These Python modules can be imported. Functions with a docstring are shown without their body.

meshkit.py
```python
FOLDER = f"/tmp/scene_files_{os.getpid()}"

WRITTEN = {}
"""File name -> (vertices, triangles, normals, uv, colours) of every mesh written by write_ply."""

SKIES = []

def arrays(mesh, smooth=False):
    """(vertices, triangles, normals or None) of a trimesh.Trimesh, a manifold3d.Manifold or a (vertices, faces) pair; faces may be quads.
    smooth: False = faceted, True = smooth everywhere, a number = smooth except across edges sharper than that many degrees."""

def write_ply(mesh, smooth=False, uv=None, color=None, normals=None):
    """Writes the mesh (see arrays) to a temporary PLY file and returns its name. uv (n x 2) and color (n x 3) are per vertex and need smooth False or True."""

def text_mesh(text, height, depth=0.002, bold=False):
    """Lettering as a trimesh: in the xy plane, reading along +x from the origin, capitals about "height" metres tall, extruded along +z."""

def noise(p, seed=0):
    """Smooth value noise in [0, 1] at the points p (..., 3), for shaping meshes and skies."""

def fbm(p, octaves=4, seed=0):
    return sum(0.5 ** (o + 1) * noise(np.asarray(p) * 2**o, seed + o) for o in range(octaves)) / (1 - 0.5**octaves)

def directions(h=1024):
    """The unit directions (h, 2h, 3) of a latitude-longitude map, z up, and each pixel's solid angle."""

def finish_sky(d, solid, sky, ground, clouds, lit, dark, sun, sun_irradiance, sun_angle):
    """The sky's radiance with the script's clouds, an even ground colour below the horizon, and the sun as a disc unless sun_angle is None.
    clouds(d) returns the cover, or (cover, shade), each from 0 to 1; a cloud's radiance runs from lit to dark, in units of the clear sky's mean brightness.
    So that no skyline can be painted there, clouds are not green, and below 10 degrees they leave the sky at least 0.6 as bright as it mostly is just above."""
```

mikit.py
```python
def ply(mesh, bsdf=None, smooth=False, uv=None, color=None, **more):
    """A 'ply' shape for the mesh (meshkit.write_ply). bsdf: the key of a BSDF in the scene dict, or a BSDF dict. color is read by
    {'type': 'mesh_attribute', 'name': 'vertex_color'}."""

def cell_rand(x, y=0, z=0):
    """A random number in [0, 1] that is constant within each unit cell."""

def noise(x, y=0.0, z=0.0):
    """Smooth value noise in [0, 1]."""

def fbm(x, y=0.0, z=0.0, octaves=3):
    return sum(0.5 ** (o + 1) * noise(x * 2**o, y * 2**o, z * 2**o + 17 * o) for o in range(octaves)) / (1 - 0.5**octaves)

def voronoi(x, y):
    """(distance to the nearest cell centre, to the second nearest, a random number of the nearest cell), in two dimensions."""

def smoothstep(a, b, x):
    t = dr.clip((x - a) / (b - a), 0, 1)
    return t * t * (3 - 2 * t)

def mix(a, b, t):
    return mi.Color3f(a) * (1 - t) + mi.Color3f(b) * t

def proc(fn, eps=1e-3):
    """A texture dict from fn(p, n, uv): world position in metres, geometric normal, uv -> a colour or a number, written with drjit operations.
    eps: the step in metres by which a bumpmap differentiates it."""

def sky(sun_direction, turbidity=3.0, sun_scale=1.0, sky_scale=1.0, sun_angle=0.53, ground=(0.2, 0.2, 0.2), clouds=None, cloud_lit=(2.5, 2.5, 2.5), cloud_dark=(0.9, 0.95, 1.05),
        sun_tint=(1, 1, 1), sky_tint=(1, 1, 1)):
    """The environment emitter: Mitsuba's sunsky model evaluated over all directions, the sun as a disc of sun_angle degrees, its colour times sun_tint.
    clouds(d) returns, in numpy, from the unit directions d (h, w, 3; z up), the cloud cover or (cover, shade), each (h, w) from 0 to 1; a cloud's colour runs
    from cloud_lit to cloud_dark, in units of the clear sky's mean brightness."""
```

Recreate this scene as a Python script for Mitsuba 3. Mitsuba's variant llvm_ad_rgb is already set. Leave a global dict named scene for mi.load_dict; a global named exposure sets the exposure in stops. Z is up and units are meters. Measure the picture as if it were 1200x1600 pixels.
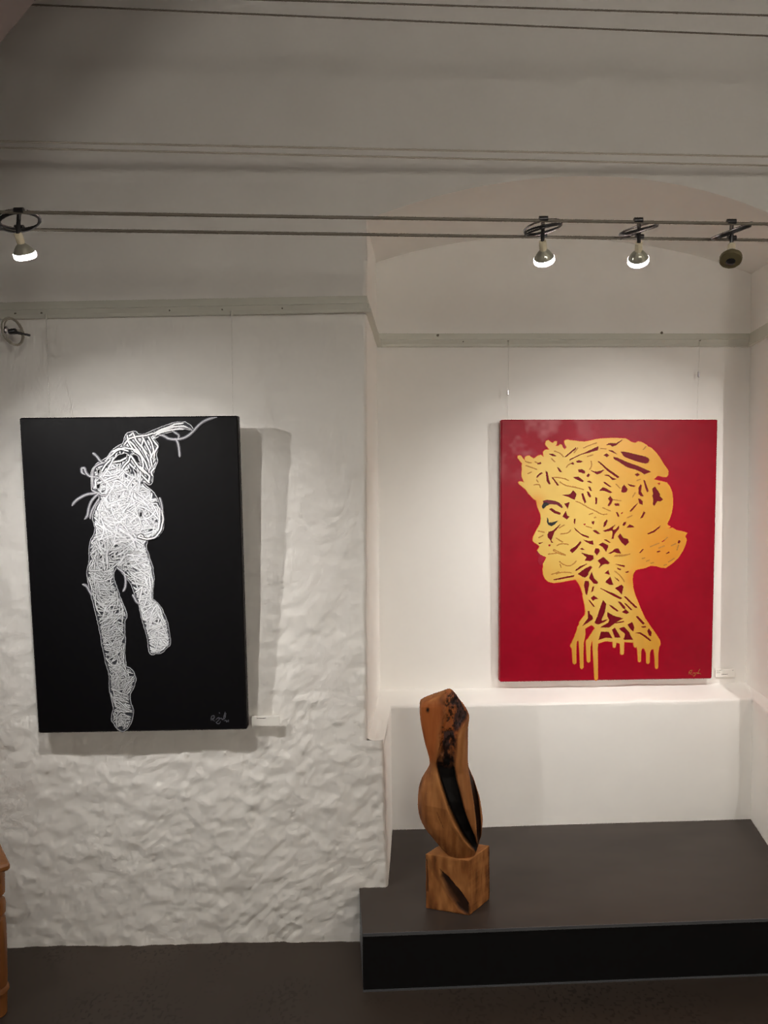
import math, random
import numpy as np, trimesh, drjit as dr, mitsuba as mi
import shapely
from shapely.geometry import Polygon, LineString, Point
from shapely.ops import unary_union
import mikit, meshkit
from mikit import proc, noise, fbm, smoothstep, mix

scene, labels = {}, {}
T = mi.ScalarTransform4f

# ---------------------------------------------------------------- camera
F, ZC, HORIZON, ROLL = 1109.0, 1.63, 755.0, 0.009      # focal length in px of a 1200 wide frame, eye height, horizon row, roll
_th = math.atan((800 - HORIZON) / F)
FWD = np.array([0, math.cos(_th), -math.sin(_th)])
_u0 = np.array([0, math.sin(_th), math.cos(_th)]); _r0 = np.array([1.0, 0, 0])
RIGHT = math.cos(ROLL) * _r0 - math.sin(ROLL) * _u0
UP = math.cos(ROLL) * _u0 + math.sin(ROLL) * _r0
EYE = np.array([0, 0, ZC])
scene['camera'] = {'type': 'perspective', 'fov_axis': 'x', 'fov': 2 * math.degrees(math.atan(600 / F)), 'near_clip': 0.05, 'far_clip': 60.0,
                   'to_world': T().look_at(origin=EYE.tolist(), target=(EYE + FWD).tolist(), up=UP.tolist())}
exposure = 0.0

# ---------------------------------------------------------------- lamps: (x, y, z of the bulb, target, intensity of the beam, of the wide spill, half angle, lit?)
LAMP_COLOR = (1.0, 0.965, 0.915)
BEAM = 4.2          # W/sr on the axis
SPILL = 0.25        # W/sr over the wide cone

# ---------------------------------------------------------------- helpers
def srgb(r, g, b):
    c = np.array([r, g, b]) / 255.0
    return [float(v) for v in np.where(c <= 0.04045, c / 12.92, ((c + 0.055) / 1.055) ** 2.4)]

def ray(px, py):
    return FWD + (px - 600) / F * RIGHT - (py - 800) / F * UP

def at_z(px, py, z):
    d = ray(px, py); return EYE + d * (z - ZC) / d[2]

def at_y(px, py, d0, k=0.0):
    d = ray(px, py); return EYE + d * d0 / (d[1] - k * d[0])

def at_plane(px, py, p0, n):
    d = ray(px, py); return EYE + d * (np.dot(np.asarray(p0) - EYE, n) / np.dot(d, n))

def key_for(name, parent=None):
    k = (parent + '__' if parent else '') + name
    if k not in scene and k not in labels: return k
    i = 1
    while f'{k}_{i:03d}' in scene or f'{k}_{i:03d}' in labels: i += 1
    return f'{k}_{i:03d}'

def add(name, mesh, mat, parent=None, smooth=False, label=None, cat=None, group=None, kind=None, shape=None, **kw):
    k = key_for(name, parent)
    scene[k] = dict(shape) if shape is not None else mikit.ply(mesh, mat, smooth=smooth, **kw)
    note(k, label, cat, group, kind)
    return k

def note(k, label=None, cat=None, group=None, kind=None):
    d = {a: b for a, b in (('label', label), ('category', cat), ('group', group), ('kind', kind)) if b}
    if d: labels[k] = d

def thing(name, label, cat, group=None, kind=None):
    k = key_for(name)
    labels[k] = {}
    note(k, label, cat, group, kind)
    return k

def grid(fn, nu, nv):
    u, v = np.meshgrid(np.linspace(0, 1, nu + 1), np.linspace(0, 1, nv + 1), indexing='ij')
    p = fn(u.ravel(), v.ravel())
    i = np.arange((nu + 1) * (nv + 1)).reshape(nu + 1, nv + 1)
    q = np.stack([i[:-1, :-1], i[1:, :-1], i[1:, 1:], i[:-1, 1:]], -1).reshape(-1, 4)
    return trimesh.Trimesh(p, np.vstack([q[:, [0, 1, 2]], q[:, [0, 2, 3]]]), process=False)

def cat(*m):
    return trimesh.util.concatenate(list(m))

def box(x0, x1, y0, y1, z0, z1, bevel=0.0):
    if bevel <= 0:
        m = trimesh.creation.box(extents=(x1 - x0, y1 - y0, z1 - z0))
    else:
        pts = []
        b = bevel
        for sx in (-1, 1):
            for sy in (-1, 1):
                for sz in (-1, 1):
                    hx, hy, hz = (x1 - x0) / 2, (y1 - y0) / 2, (z1 - z0) / 2
                    pts += [(sx * (hx - b), sy * (hy - b), sz * hz), (sx * (hx - b), sy * hy, sz * (hz - b)), (sx * hx, sy * (hy - b), sz * (hz - b))]
        m = trimesh.Trimesh(pts).convex_hull
    m.apply_translation(((x0 + x1) / 2, (y0 + y1) / 2, (z0 + z1) / 2))
    return m

def tube(pts, rad, sides=8, closed=False):
    p = np.asarray(pts, float); n = len(p)
    t = (np.roll(p, -1, 0) - np.roll(p, 1, 0)) if closed else np.gradient(p, axis=0)
    t /= np.linalg.norm(t, axis=1, keepdims=True) + 1e-12
    ref = np.array([0.13, 0.21, 0.97]) if abs(t[:, 2]).max() < 0.9 else np.array([0.97, 0.2, 0.1])
    a = np.cross(t, ref); a /= np.linalg.norm(a, axis=1, keepdims=True)
    b = np.cross(t, a)
    ang = np.arange(sides) * 2 * math.pi / sides
    r = np.broadcast_to(rad, (n,))
    v = p[:, None] + r[:, None, None] * (np.cos(ang)[None, :, None] * a[:, None] + np.sin(ang)[None, :, None] * b[:, None])
    f = []
    for i in range(n if closed else n - 1):
        for j in range(sides):
            i2, j2 = (i + 1) % n, (j + 1) % sides
            f += [[i * sides + j, i2 * sides + j, i2 * sides + j2], [i * sides + j, i2 * sides + j2, i * sides + j2]]
    v = v.reshape(-1, 3)
    if not closed:
        v = np.vstack([v, p[0], p[-1]])
        for j in range(sides):
            f += [[n * sides, j, (j + 1) % sides], [n * sides + 1, (n - 1) * sides + (j + 1) % sides, (n - 1) * sides + j]]
    m = trimesh.Trimesh(v, f, process=False); m.fix_normals(); return m

def lathe(profile, sides=32):
    m = trimesh.creation.revolve(np.asarray(profile, float), sections=sides); return m

def frame_to(d):
    """rotation whose +z goes to d"""
    return trimesh.geometry.align_vectors([0, 0, 1], np.asarray(d) / np.linalg.norm(d))

# ---------------------------------------------------------------- materials
def plaster_bump(p, n, uv):
    a = p.x + p.y
    w = fbm(a * 3.0, p.z * 3.0, 0.0, 2)
    ang = w * 6.0
    s, c = dr.sin(ang), dr.cos(ang)
    u, v = c * a + s * p.z, -s * a + c * p.z
    return 0.0016 * fbm(u * 26, v * 90, 1.7, 3) + 0.0022 * fbm(a * 24, p.z * 24, 3.1, 3) + 0.0008 * noise(a * 190, p.z * 190, 0.0)

def smooth_plaster_bump(p, n, uv):
    a = p.x + p.y
    return 0.0012 * fbm(a * 9, p.z * 11, p.y * 3, 3) + 0.0003 * noise(a * 140, p.z * 140, 0.0)

def plaster_color(p, n, uv):
    t = fbm(p.x * 1.7 + p.y, p.z * 1.7, 0.3, 3)
    return mix((0.80, 0.78, 0.745), (0.85, 0.83, 0.80), t)

def floor_color(p, n, uv):
    t = fbm(p.x * 2.3, p.y * 2.3, 0.0, 4)
    s = smoothstep(0.60, 0.85, noise(p.x * 130, p.y * 110, 0.0)) * smoothstep(0.35, 0.8, fbm(p.x * 6, p.y * 6, 2.0, 2)) * 0.6
    return mix(mix(srgb(54, 46, 41), srgb(69, 59, 52), t), srgb(40, 34, 31), s)

def deck_color(p, n, uv):
    t = fbm(p.x * 3.0, p.y * 9.0, 0.0, 4)
    return mix(srgb(55, 48, 45), srgb(67, 59, 54), t)

def twosided(d):
    return {'type': 'twosided', 'bsdf': d}

def principled(color, rough=0.5, spec=0.4, metal=0.0, **kw):
    c = color if isinstance(color, dict) else {'type': 'rgb', 'value': list(color)}
    return {'type': 'principled', 'base_color': c, 'roughness': rough, 'specular': spec, 'metallic': metal, **kw}

def bump(fn, inner, eps=1e-3):
    return {'type': 'bumpmap', 'arbitrary': proc(fn, eps), 'scale': 1.0, 'bsdf': inner}

scene['m_plaster'] = twosided(bump(plaster_bump, principled(proc(plaster_color), 0.75, 0.25)))
scene['m_plaster_smooth'] = twosided(bump(smooth_plaster_bump, principled(proc(plaster_color), 0.7, 0.25)))
scene['m_plaster_far'] = twosided({'type': 'diffuse', 'reflectance': {'type': 'rgb', 'value': [0.78, 0.75, 0.70]}})
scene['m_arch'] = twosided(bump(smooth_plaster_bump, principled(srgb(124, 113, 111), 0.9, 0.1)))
scene['m_floor'] = twosided(principled(proc(floor_color), 0.5, 0.35))
scene['m_deck'] = twosided(principled(proc(deck_color), 0.45, 0.4))
scene['m_riser'] = twosided(principled(srgb(16, 16, 18), 0.5, 0.25))
scene['m_trim_grey'] = twosided(principled(srgb(84, 86, 90), 0.5, 0.3))
scene['m_rail'] = twosided(principled(srgb(200, 199, 189), 0.4, 0.5))
scene['m_screw'] = twosided(principled(srgb(110, 104, 92), 0.4, 0.5, 0.6))
scene['m_cable'] = twosided(principled(srgb(112, 106, 97), 0.5, 0.4))
scene['m_pale_line'] = twosided(principled(srgb(192, 186, 174), 0.6, 0.3))
scene['m_nylon'] = twosided(principled(srgb(214, 212, 206), 0.3, 0.5))
scene['m_chrome'] = twosided({'type': 'roughconductor', 'material': 'Cr', 'alpha': 0.12})
scene['m_dark_metal'] = twosided(principled(srgb(62, 62, 64), 0.3, 0.5, 0.7))
scene['m_ceramic'] = twosided(principled(srgb(226, 216, 190), 0.5, 0.4))
scene['m_reflector'] = twosided(principled(srgb(190, 190, 176), 0.12, 0.7, 0.55))
scene['m_lens_off'] = twosided(principled(srgb(120, 112, 84), 0.08, 0.7, 0.4))
scene['m_glow'] = {'type': 'diffuse', 'reflectance': {'type': 'rgb', 'value': [0.5, 0.5, 0.5]}}
scene['m_card'] = twosided(principled(srgb(236, 234, 228), 0.5, 0.3))
scene['m_ink'] = twosided({'type': 'diffuse', 'reflectance': {'type': 'rgb', 'value': srgb(120, 118, 114)}})

# ---------------------------------------------------------------- the room
WD, WK = 2.475, 0.02                    # main wall  y = WD + WK x
ND, NK = 3.055, 0.0426                  # upper back wall of the niche
LD, LK = 2.890, 0.0426                  # lower back wall of the niche, in front of the ledge
ZS, ZLEDGE = 2.40, 0.71                 # top of the straight niche sides, ledge
wall_y = lambda x: WD + WK * x
niche_y = lambda x: ND + NK * x
low_y = lambda x: LD + LK * x
XR_F, XR_B = 1.50, 1.605                # right side of the niche, front and back
XL_B = -0.024

def lumps(x, z, amt=1.0):
    p = np.stack([x, z * 1.0, x * 0], -1)
    big = meshkit.fbm(p * 1.3 + 3.1, 3, 1) - 0.5
    mid = meshkit.fbm(p * 6.0, 3, 5) - 0.5
    p2 = np.stack([x * 18 + z * 9, z * 26 - x * 6, x * 0], -1)
    fine = meshkit.fbm(p2, 3, 9) - 0.5
    rough = np.clip(1.25 - 0.5 * np.maximum(z - 0.5, 0), 0.22, 1.25)
    # trowel marks: ridges whose direction wanders, and pitted lumps
    ang = 2.2 * (meshkit.fbm(p * 1.9 + 7.0, 2, 31) - 0.5) + 0.7
    c, s_ = np.cos(ang), np.sin(ang)
    tr = meshkit.fbm(np.stack([(c * x + s_ * z) * 12, (-s_ * x + c * z) * 42, x * 0], -1), 3, 17) - 0.5
    pit = meshkit.fbm(p * 24.0, 3, 13)
    patchy = np.clip((meshkit.fbm(p * 2.6 + 11, 2, 19) - 0.38) * 5, 0.15, 1)
    return amt * (0.022 * big + 0.011 * mid * rough + 0.009 * fine * rough + 0.0045 * tr * rough * patchy + 0.007 * np.maximum(pit - 0.52, 0) * rough - 0.005 * np.maximum(0.40 - pit, 0) * rough)

def edge_low(z): return 0.010 - 0.030 * z + 0.008 * (meshkit.fbm(np.stack([z * 6, z * 0, z * 0], -1), 3, 3) - 0.5)
def edge_up(z): return -0.068 + 0.0085 * (z - 0.71) + 0.008 * (meshkit.fbm(np.stack([z * 6, z * 0 + 4, z * 0], -1), 3, 3) - 0.5)

def round_in(d, r=0.014):
    t = np.clip(1 - d / r, 0, 1)
    return r * (1 - np.sqrt(1 - t * t))

def wall_pt(x, z, d=None):
    y = wall_y(x) - lumps(x, z)
    if d is not None: y = y + round_in(d)
    return np.stack([x, y, z], -1)

XL = -3.2
def bias(u):  # denser columns in the part of the wall that the photograph shows
    return np.where(u < 0.15, u / 0.15 * 0.52, 0.52 + (u - 0.15) / 0.85 * 0.48)
def patch_low(u, v):
    z = v * (ZLEDGE + 0.014); e = edge_low(z); x = XL + (e - XL) * bias(u)
    return wall_pt(x, z, e - x)
def patch_up(u, v):
    z = ZLEDGE + v * (ZS - ZLEDGE); e = edge_up(z); x = XL + (e - XL) * bias(u)
    return wall_pt(x, z, e - x)

# arches: front edge on the main wall, back edge on the niche wall (points traced, metres)
front_px = [(585, 338), (667, 309), (773, 287), (853, 280), (933, 276.5), (1013, 280), (1056, 286), (1120, 304), (1200, 334)]
back_px = [(592, 409), (640, 394.7), (720, 378.7), (800, 371.7), (870, 370), (940, 374), (1024, 386.7), (1093, 401), (1147, 418.7), (1166, 425)]
fa = np.array([at_y(a, b, WD, WK)[[0, 2]] for a, b in front_px])
ba = np.array([at_y(a, b, ND, NK)[[0, 2]] for a, b in back_px])
fa = np.vstack([[-0.10, fa[0, 1] - 0.03], fa, [XR_F, fa[-1, 1] - 0.075]])
cf = np.polyfit(fa[:, 0], fa[:, 1], 4); cb = np.polyfit(ba[:, 0], ba[:, 1], 4)
EU = float(edge_up(np.array([ZS]))[0])
def zfront(x): return np.polyval(cf, np.clip(x, EU, XR_F))
def zback(x): return np.polyval(cb, np.clip(x, XL_B, XR_B))

ZCURVE, RV = 2.66, 1.7                 # where the wall begins to lean into the vault, and its radius
def zone(x):
    return np.where((x > EU) & (x < XR_F), zfront(x), ZS)
def patch_over(x0, x1, zlow):
    def fn(u, v):
        x = x0 + (x1 - x0) * u
        zl = zlow(x)
        s = v * (ZCURVE - ZS + RV * 1.05)                  # arc length above ZS
        lo = zl - ZS
        s = lo + (ZCURVE - ZS + RV * 1.05 - lo) * v
        a = np.maximum(s - (ZCURVE - ZS), 0) / RV
        z = np.where(a > 0, ZCURVE + RV * np.sin(a), ZS + s)
        back = RV * (1 - np.cos(a))
        return np.stack([x, wall_y(x) - back - lumps(x, z), z], -1)
    return fn
TOPZ = ZCURVE + RV * math.sin(1.05); TOPBACK = RV * (1 - math.cos(1.05))

def side_low(z, y):  # not used for the mesh edge
    return 0
g1 = grid(patch_low, 470, 110); g2 = grid(patch_up, 470, 240)
g3 = grid(patch_over(XL, EU, lambda x: x * 0 + ZS), 170, 110)
g4 = grid(patch_over(EU, XR_F, zfront), 130, 90)
g5 = grid(patch_over(XR_F, 3.4, lambda x: x * 0 + ZS), 50, 40)
g6 = cat(grid(lambda u, v: wall_pt(XR_F + (3.4 - XR_F) * u, ZLEDGE + v * (ZS - ZLEDGE)), 50, 50), grid(lambda u, v: wall_pt(1.449 + (3.4 - 1.449) * u, v * (ZLEDGE + 0.014)), 50, 20))
# the short uprights between the straight sides and the arch
add('wall_back', cat(g1, g2, g3, g4, g5, g6), 'm_plaster', smooth=True, kind='structure', label='rough white plastered wall that curves into the vault above')

def strip_wall(pa, pb, top, n=40, m=60, amp=0.006, seed=2):
    """a wall from plan/edge function pa(z) to pb(z); top(t) gives the height along it"""
    def fn(u, v):
        zt = top(u)
        z = ZB + (zt - ZB) * v
        a, b = pa(z), pb(z)
        p = a + (b - a) * u[:, None]
        q = np.stack([p[:, 0] * 2 + p[:, 1] * 2, z * 2, p[:, 1]], -1)
        w = np.sin(np.pi * np.clip(u, 0, 1)) ** 0.5
        dsp = (meshkit.fbm(q, 3, seed) - 0.5) * amp * 2 * w
        d = b - a; nrm = np.stack([-d[:, 1], d[:, 0]], -1); nrm /= np.linalg.norm(nrm, axis=1, keepdims=True) + 1e-9
        return np.stack([p[:, 0] + nrm[:, 0] * dsp, p[:, 1] + nrm[:, 1] * dsp, z], -1)
    return grid(fn, n, m)

ZB = 0.70
def front_l(z): x = edge_up(z); return np.stack([x, wall_y(x) - lumps(x, z) + 0.012], -1)
def back_l(z): return np.stack([z * 0 + XL_B, z * 0 + niche_y(XL_B)], -1)
zl0, zl1 = float(zfront(np.array([EU]))[0]), float(zback(np.array([XL_B]))[0])
zr0, zr1 = float(zfront(np.array([XR_F]))[0]), float(zback(np.array([XR_B]))[0])
add('wall_niche_left', strip_wall(front_l, back_l, lambda u: zl0 + (zl1 - zl0) * u, 40, 90), 'm_plaster_smooth', smooth=True, kind='structure')
back_r = lambda z: np.stack([z * 0 + XR_B, z * 0 + niche_y(XR_B)], -1)
front_r = lambda z: np.stack([z * 0 + XR_F, z * 0 + wall_y(XR_F)], -1)
add('wall_niche_right', strip_wall(back_r, front_r, lambda u: zr1 + (zr0 - zr1) * u, 40, 60), 'm_plaster_smooth', smooth=True, kind='structure')
add('wall_niche_back', strip_wall(back_l, back_r, lambda u: zback(XL_B + (XR_B - XL_B) * u), 110, 110, 0.005), 'm_plaster_smooth', smooth=True, kind='structure', label='smooth white back wall of the arched niche')
def vault(u, v):
    xf, xb = EU + (XR_F - EU) * u, XL_B + (XR_B - XL_B) * u
    f = np.stack([xf, wall_y(xf) - lumps(xf, zfront(xf)), zfront(xf)], -1)
    b = np.stack([xb, niche_y(xb), zback(xb)], -1)
    return f + (b - f) * v[:, None]
add('ceiling_niche', grid(vault, 130, 24), 'm_plaster_smooth', smooth=True, kind='structure', label='shallow arched vault over the niche')

# lower niche: walls that stand proud, with a ledge on top
INL = [(-0.011, WD), (0.022, low_y(0.022)), (1.545, low_y(1.545)), (1.452, 2.505)]
OUT = [(-0.066, WD - 0.002), (XL_B - 0.004, niche_y(XL_B) + 0.004), (XR_B + 0.004, niche_y(XR_B) + 0.004), (XR_F + 0.004, 2.505)]
ZB = -0.001
lows = []
add('wall_niche_left_low', strip_wall(lambda z: np.stack([edge_low(z), wall_y(edge_low(z)) - lumps(edge_low(z), z) + 0.012], -1), lambda z: np.stack([z * 0 + INL[1][0], z * 0 + INL[1][1]], -1), lambda u: u * 0 + 0.70, 30, 40), 'm_plaster_smooth', smooth=True, kind='structure')
add('wall_niche_back_low', strip_wall(lambda z: np.stack([z * 0 + INL[1][0], z * 0 + INL[1][1]], -1), lambda z: np.stack([z * 0 + INL[2][0], z * 0 + INL[2][1]], -1), lambda u: u * 0 + 0.70, 110, 50, 0.008, 7), 'm_plaster_smooth', smooth=True, kind='structure', label='low white plinth wall under the ledge of the niche')
add('wall_niche_right_low', strip_wall(lambda z: np.stack([z * 0 + INL[2][0], z * 0 + INL[2][1]], -1), lambda z: np.stack([z * 0 + INL[3][0], z * 0 + INL[3][1]], -1), lambda u: u * 0 + 0.70, 20, 20), 'm_plaster_smooth', smooth=True, kind='structure')

def ledge():
    path = []
    for a, b, A, B, n in zip(INL[:-1], INL[1:], OUT[:-1], OUT[1:], (24, 110, 20)):
        for t in np.linspace(0, 1, n, endpoint=False):
            path.append(np.r_[np.array(a) * (1 - t) + np.array(b) * t, np.array(A) * (1 - t) + np.array(B) * t])
    path.append(np.r_[INL[-1], OUT[-1]])
    P = np.array(path); n = len(P)
    i, o = P[:, :2], P[:, 2:]
    d = (o - i) / np.linalg.norm(o - i, axis=1, keepdims=True)
    w = (meshkit.fbm(np.stack([np.arange(n) * 0.12, np.zeros(n), np.zeros(n)], -1), 3, 4) - 0.5)
    rows = []
    for inset, z in ((0.0, 0.690), (0.0, 0.7005), (0.003, 0.7065), (0.010, 0.7105), (0.03, 0.7125)):
        rows.append(np.column_stack([i + d * (inset + 0.004 * w[:, None] * 0), z + 0.010 * w]))
    rows.append(np.column_stack([o - d * 0.02, 0.722 + 0.010 * w]))
    rows.append(np.column_stack([o, 0.732 + 0.010 * w]))
    v = np.concatenate(rows); f = []
    for r in range(len(rows) - 1):
        for k in range(n - 1):
            a, b, c, e = r * n + k, r * n + k + 1, (r + 1) * n + k + 1, (r + 1) * n + k
            f += [[a, b, c], [a, c, e]]
    return trimesh.Trimesh(v, f, process=False)
add('trim_1', ledge(), 'm_plaster_smooth', smooth=50, kind='structure', label='rounded white plaster ledge running round the niche')

# floor, ceiling and the rest of the room
add('floor', grid(lambda u, v: np.stack([-3.2 + 6.6 * u, -4.2 + 7.4 * v, u * 0], -1), 2, 2), 'm_floor', kind='structure', label='dark brown grey stone floor')
yl = WD - TOPBACK
add('ceiling', grid(lambda u, v: np.stack([-3.2 + 6.6 * u, -4.2 + (wall_y(-3.2 + 6.6 * u) - TOPBACK + 4.22) * v, u * 0 + TOPZ], -1), 2, 2), 'm_plaster_far', kind='structure')
add('wall_left', grid(lambda u, v: np.stack([u * 0 - 3.2, -4.2 + 7.0 * u, 4.2 * v], -1), 2, 2), 'm_plaster_far', kind='structure')
add('wall_right', grid(lambda u, v: np.stack([u * 0 + 3.4, -4.2 + 7.0 * u, 4.2 * v], -1), 2, 2), 'm_plaster_far', kind='structure')
add('wall_front', grid(lambda u, v: np.stack([-3.2 + 6.6 * u, u * 0 - 4.2, 4.2 * v], -1), 2, 2), 'm_plaster_far', kind='structure')

# the near transverse arch whose haunch shows in the corner of the frame
c0, R0 = (1.136, 0.881), 2.30
ang = np.linspace(math.pi, 0.35, 80)
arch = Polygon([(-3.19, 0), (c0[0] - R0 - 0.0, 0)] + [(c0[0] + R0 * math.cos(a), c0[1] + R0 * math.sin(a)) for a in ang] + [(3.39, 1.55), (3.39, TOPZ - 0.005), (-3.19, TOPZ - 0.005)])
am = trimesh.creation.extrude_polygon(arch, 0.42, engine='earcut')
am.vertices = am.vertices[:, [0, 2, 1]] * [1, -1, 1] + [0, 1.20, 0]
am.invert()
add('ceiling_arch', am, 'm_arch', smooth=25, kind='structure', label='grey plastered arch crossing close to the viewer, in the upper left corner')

# ---------------------------------------------------------------- platform
PH = 0.192
plat = [(-0.080, 2.212), (1.72, 2.292), (1.72, 2.502), (1.456, 2.502), (1.543, low_y(1.543)), (0.024, low_y(0.024)), (-0.002, 2.478), (-0.100, 2.470)]
pl = thing('display_platform', 'low black fronted platform with a dark grey brown top in the niche', 'platform')
pp = Polygon(plat)
def slab(poly, z0, z1):
    m = trimesh.creation.extrude_polygon(poly, z1 - z0, engine='earcut'); m.apply_translation((0, 0, z0)); return m
add('deck', slab(pp, PH - 0.008, PH), 'm_deck', pl)
inner = pp.buffer(-0.004, join_style=2)
front = Polygon([(-0.080, 2.2135), (1.72, 2.2935), (1.72, 2.312), (-0.0815, 2.2325)])
add('front_panel', slab(front, 0.006, PH - 0.008), 'm_riser', pl, label='matt black front panel')
side = Polygon([(-0.0822, 2.234), (-0.099, 2.462), (-0.082, 2.462), (-0.066, 2.235)])
add('side_panel', slab(side, 0.006, PH - 0.008), 'm_trim_grey', pl, label='side face coloured grey for the light on it')  # platform side in a grey that carries the light falling on it
add('edge_strip', slab(Polygon([(-0.082, 2.2095), (1.72, 2.2895), (1.72, 2.2925), (-0.082, 2.2125)]), PH - 0.009, PH + 0.001), 'm_trim_grey', pl, label='thin grey metal edge strip')
add('base_strip', slab(Polygon([(-0.081, 2.211), (1.72, 2.291), (1.72, 2.306), (-0.082, 2.226)]), 0.0, 0.006), 'm_trim_grey', pl)

# ---------------------------------------------------------------- picture rail
PROF = np.array([(0, 0), (0.020, 0), (0.020, 0.011), (0.013, 0.013), (0.011, 0.030), (0.006, 0.033), (0.006, 0.058), (0, 0.058)])
def rail(points, nrm_in):
    """points: 3-D line of the rail's lower inner edge; nrm_in: outward (into the room) mitre vectors per point"""
    rows = [p + np.array([n[0] * o, n[1] * o, h]) for p, n in zip(points, nrm_in) for o, h in PROF]
    v = np.array(rows); m = len(PROF); f = []
    for k in range(len(points) - 1):
        for j in range(m):
            a, b = k * m + j, k * m + (j + 1) % m
            f += [[a, b, b + m], [a, b + m, a + m]]
    e = (len(points) - 1) * m
    for j in range(1, m - 1): f += [[0, j, j + 1], [e, e + j + 1, e + j]]
    t = trimesh.Trimesh(v, f, process=False); t.fix_normals(); return t
RW = WD - 0.010
zr = at_y(580, 488, RW - 0.01, WK)[2]
ra = at_y(0, 499, RW - 0.01, WK); rb = at_y(578, 488, RW - 0.01, WK)
sl = (rb[2] - ra[2]) / (rb[0] - ra[0])
xe = -0.058
zz = rb[2] + sl * (xe - rb[0])
zn = zz - 0.006
nl, nc = (0.05, -1.0), (1.0, -1.0)
r1 = rail([np.array([-3.15, RW + WK * -3.15, zz + sl * (-3.15 - xe)]), np.array([xe, RW + WK * xe, zz])], [(0, -1), (1.0, -1.0)])
rl = thing('picture_rail', 'long white metal hanging rail above the black painting, slightly sloping', 'picture rail')
add('track', r1, 'm_rail', rl)
c1 = np.array([xe, RW + WK * xe, zz]); c2 = np.array([XL_B + 0.002, niche_y(XL_B) - 0.003, zn]); c3 = np.array([XR_B - 0.002, niche_y(XR_B) - 0.003, zn]); c4 = np.array([XR_F, 2.50, zn])
rn = thing('picture_rail', 'white metal hanging rail running round the niche above the red painting', 'picture rail')
add('track', rail([c1, c2, c3, c4], [(1.0, -1.0), (1.0, -1.0), (-1.0, -1.0), (-1.0, 0.1)]), 'm_rail', rn)
def screw(px, py, plane, parent, r=0.004):
    p = at_y(px, py, *plane)
    m = trimesh.creation.cylinder(r, 0.004, sections=12); m.apply_transform(trimesh.geometry.align_vectors([0, 0, 1], [0, -1, 0])); m.apply_translation(p)
    add('screw', m, 'm_screw', parent, smooth=30)
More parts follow.
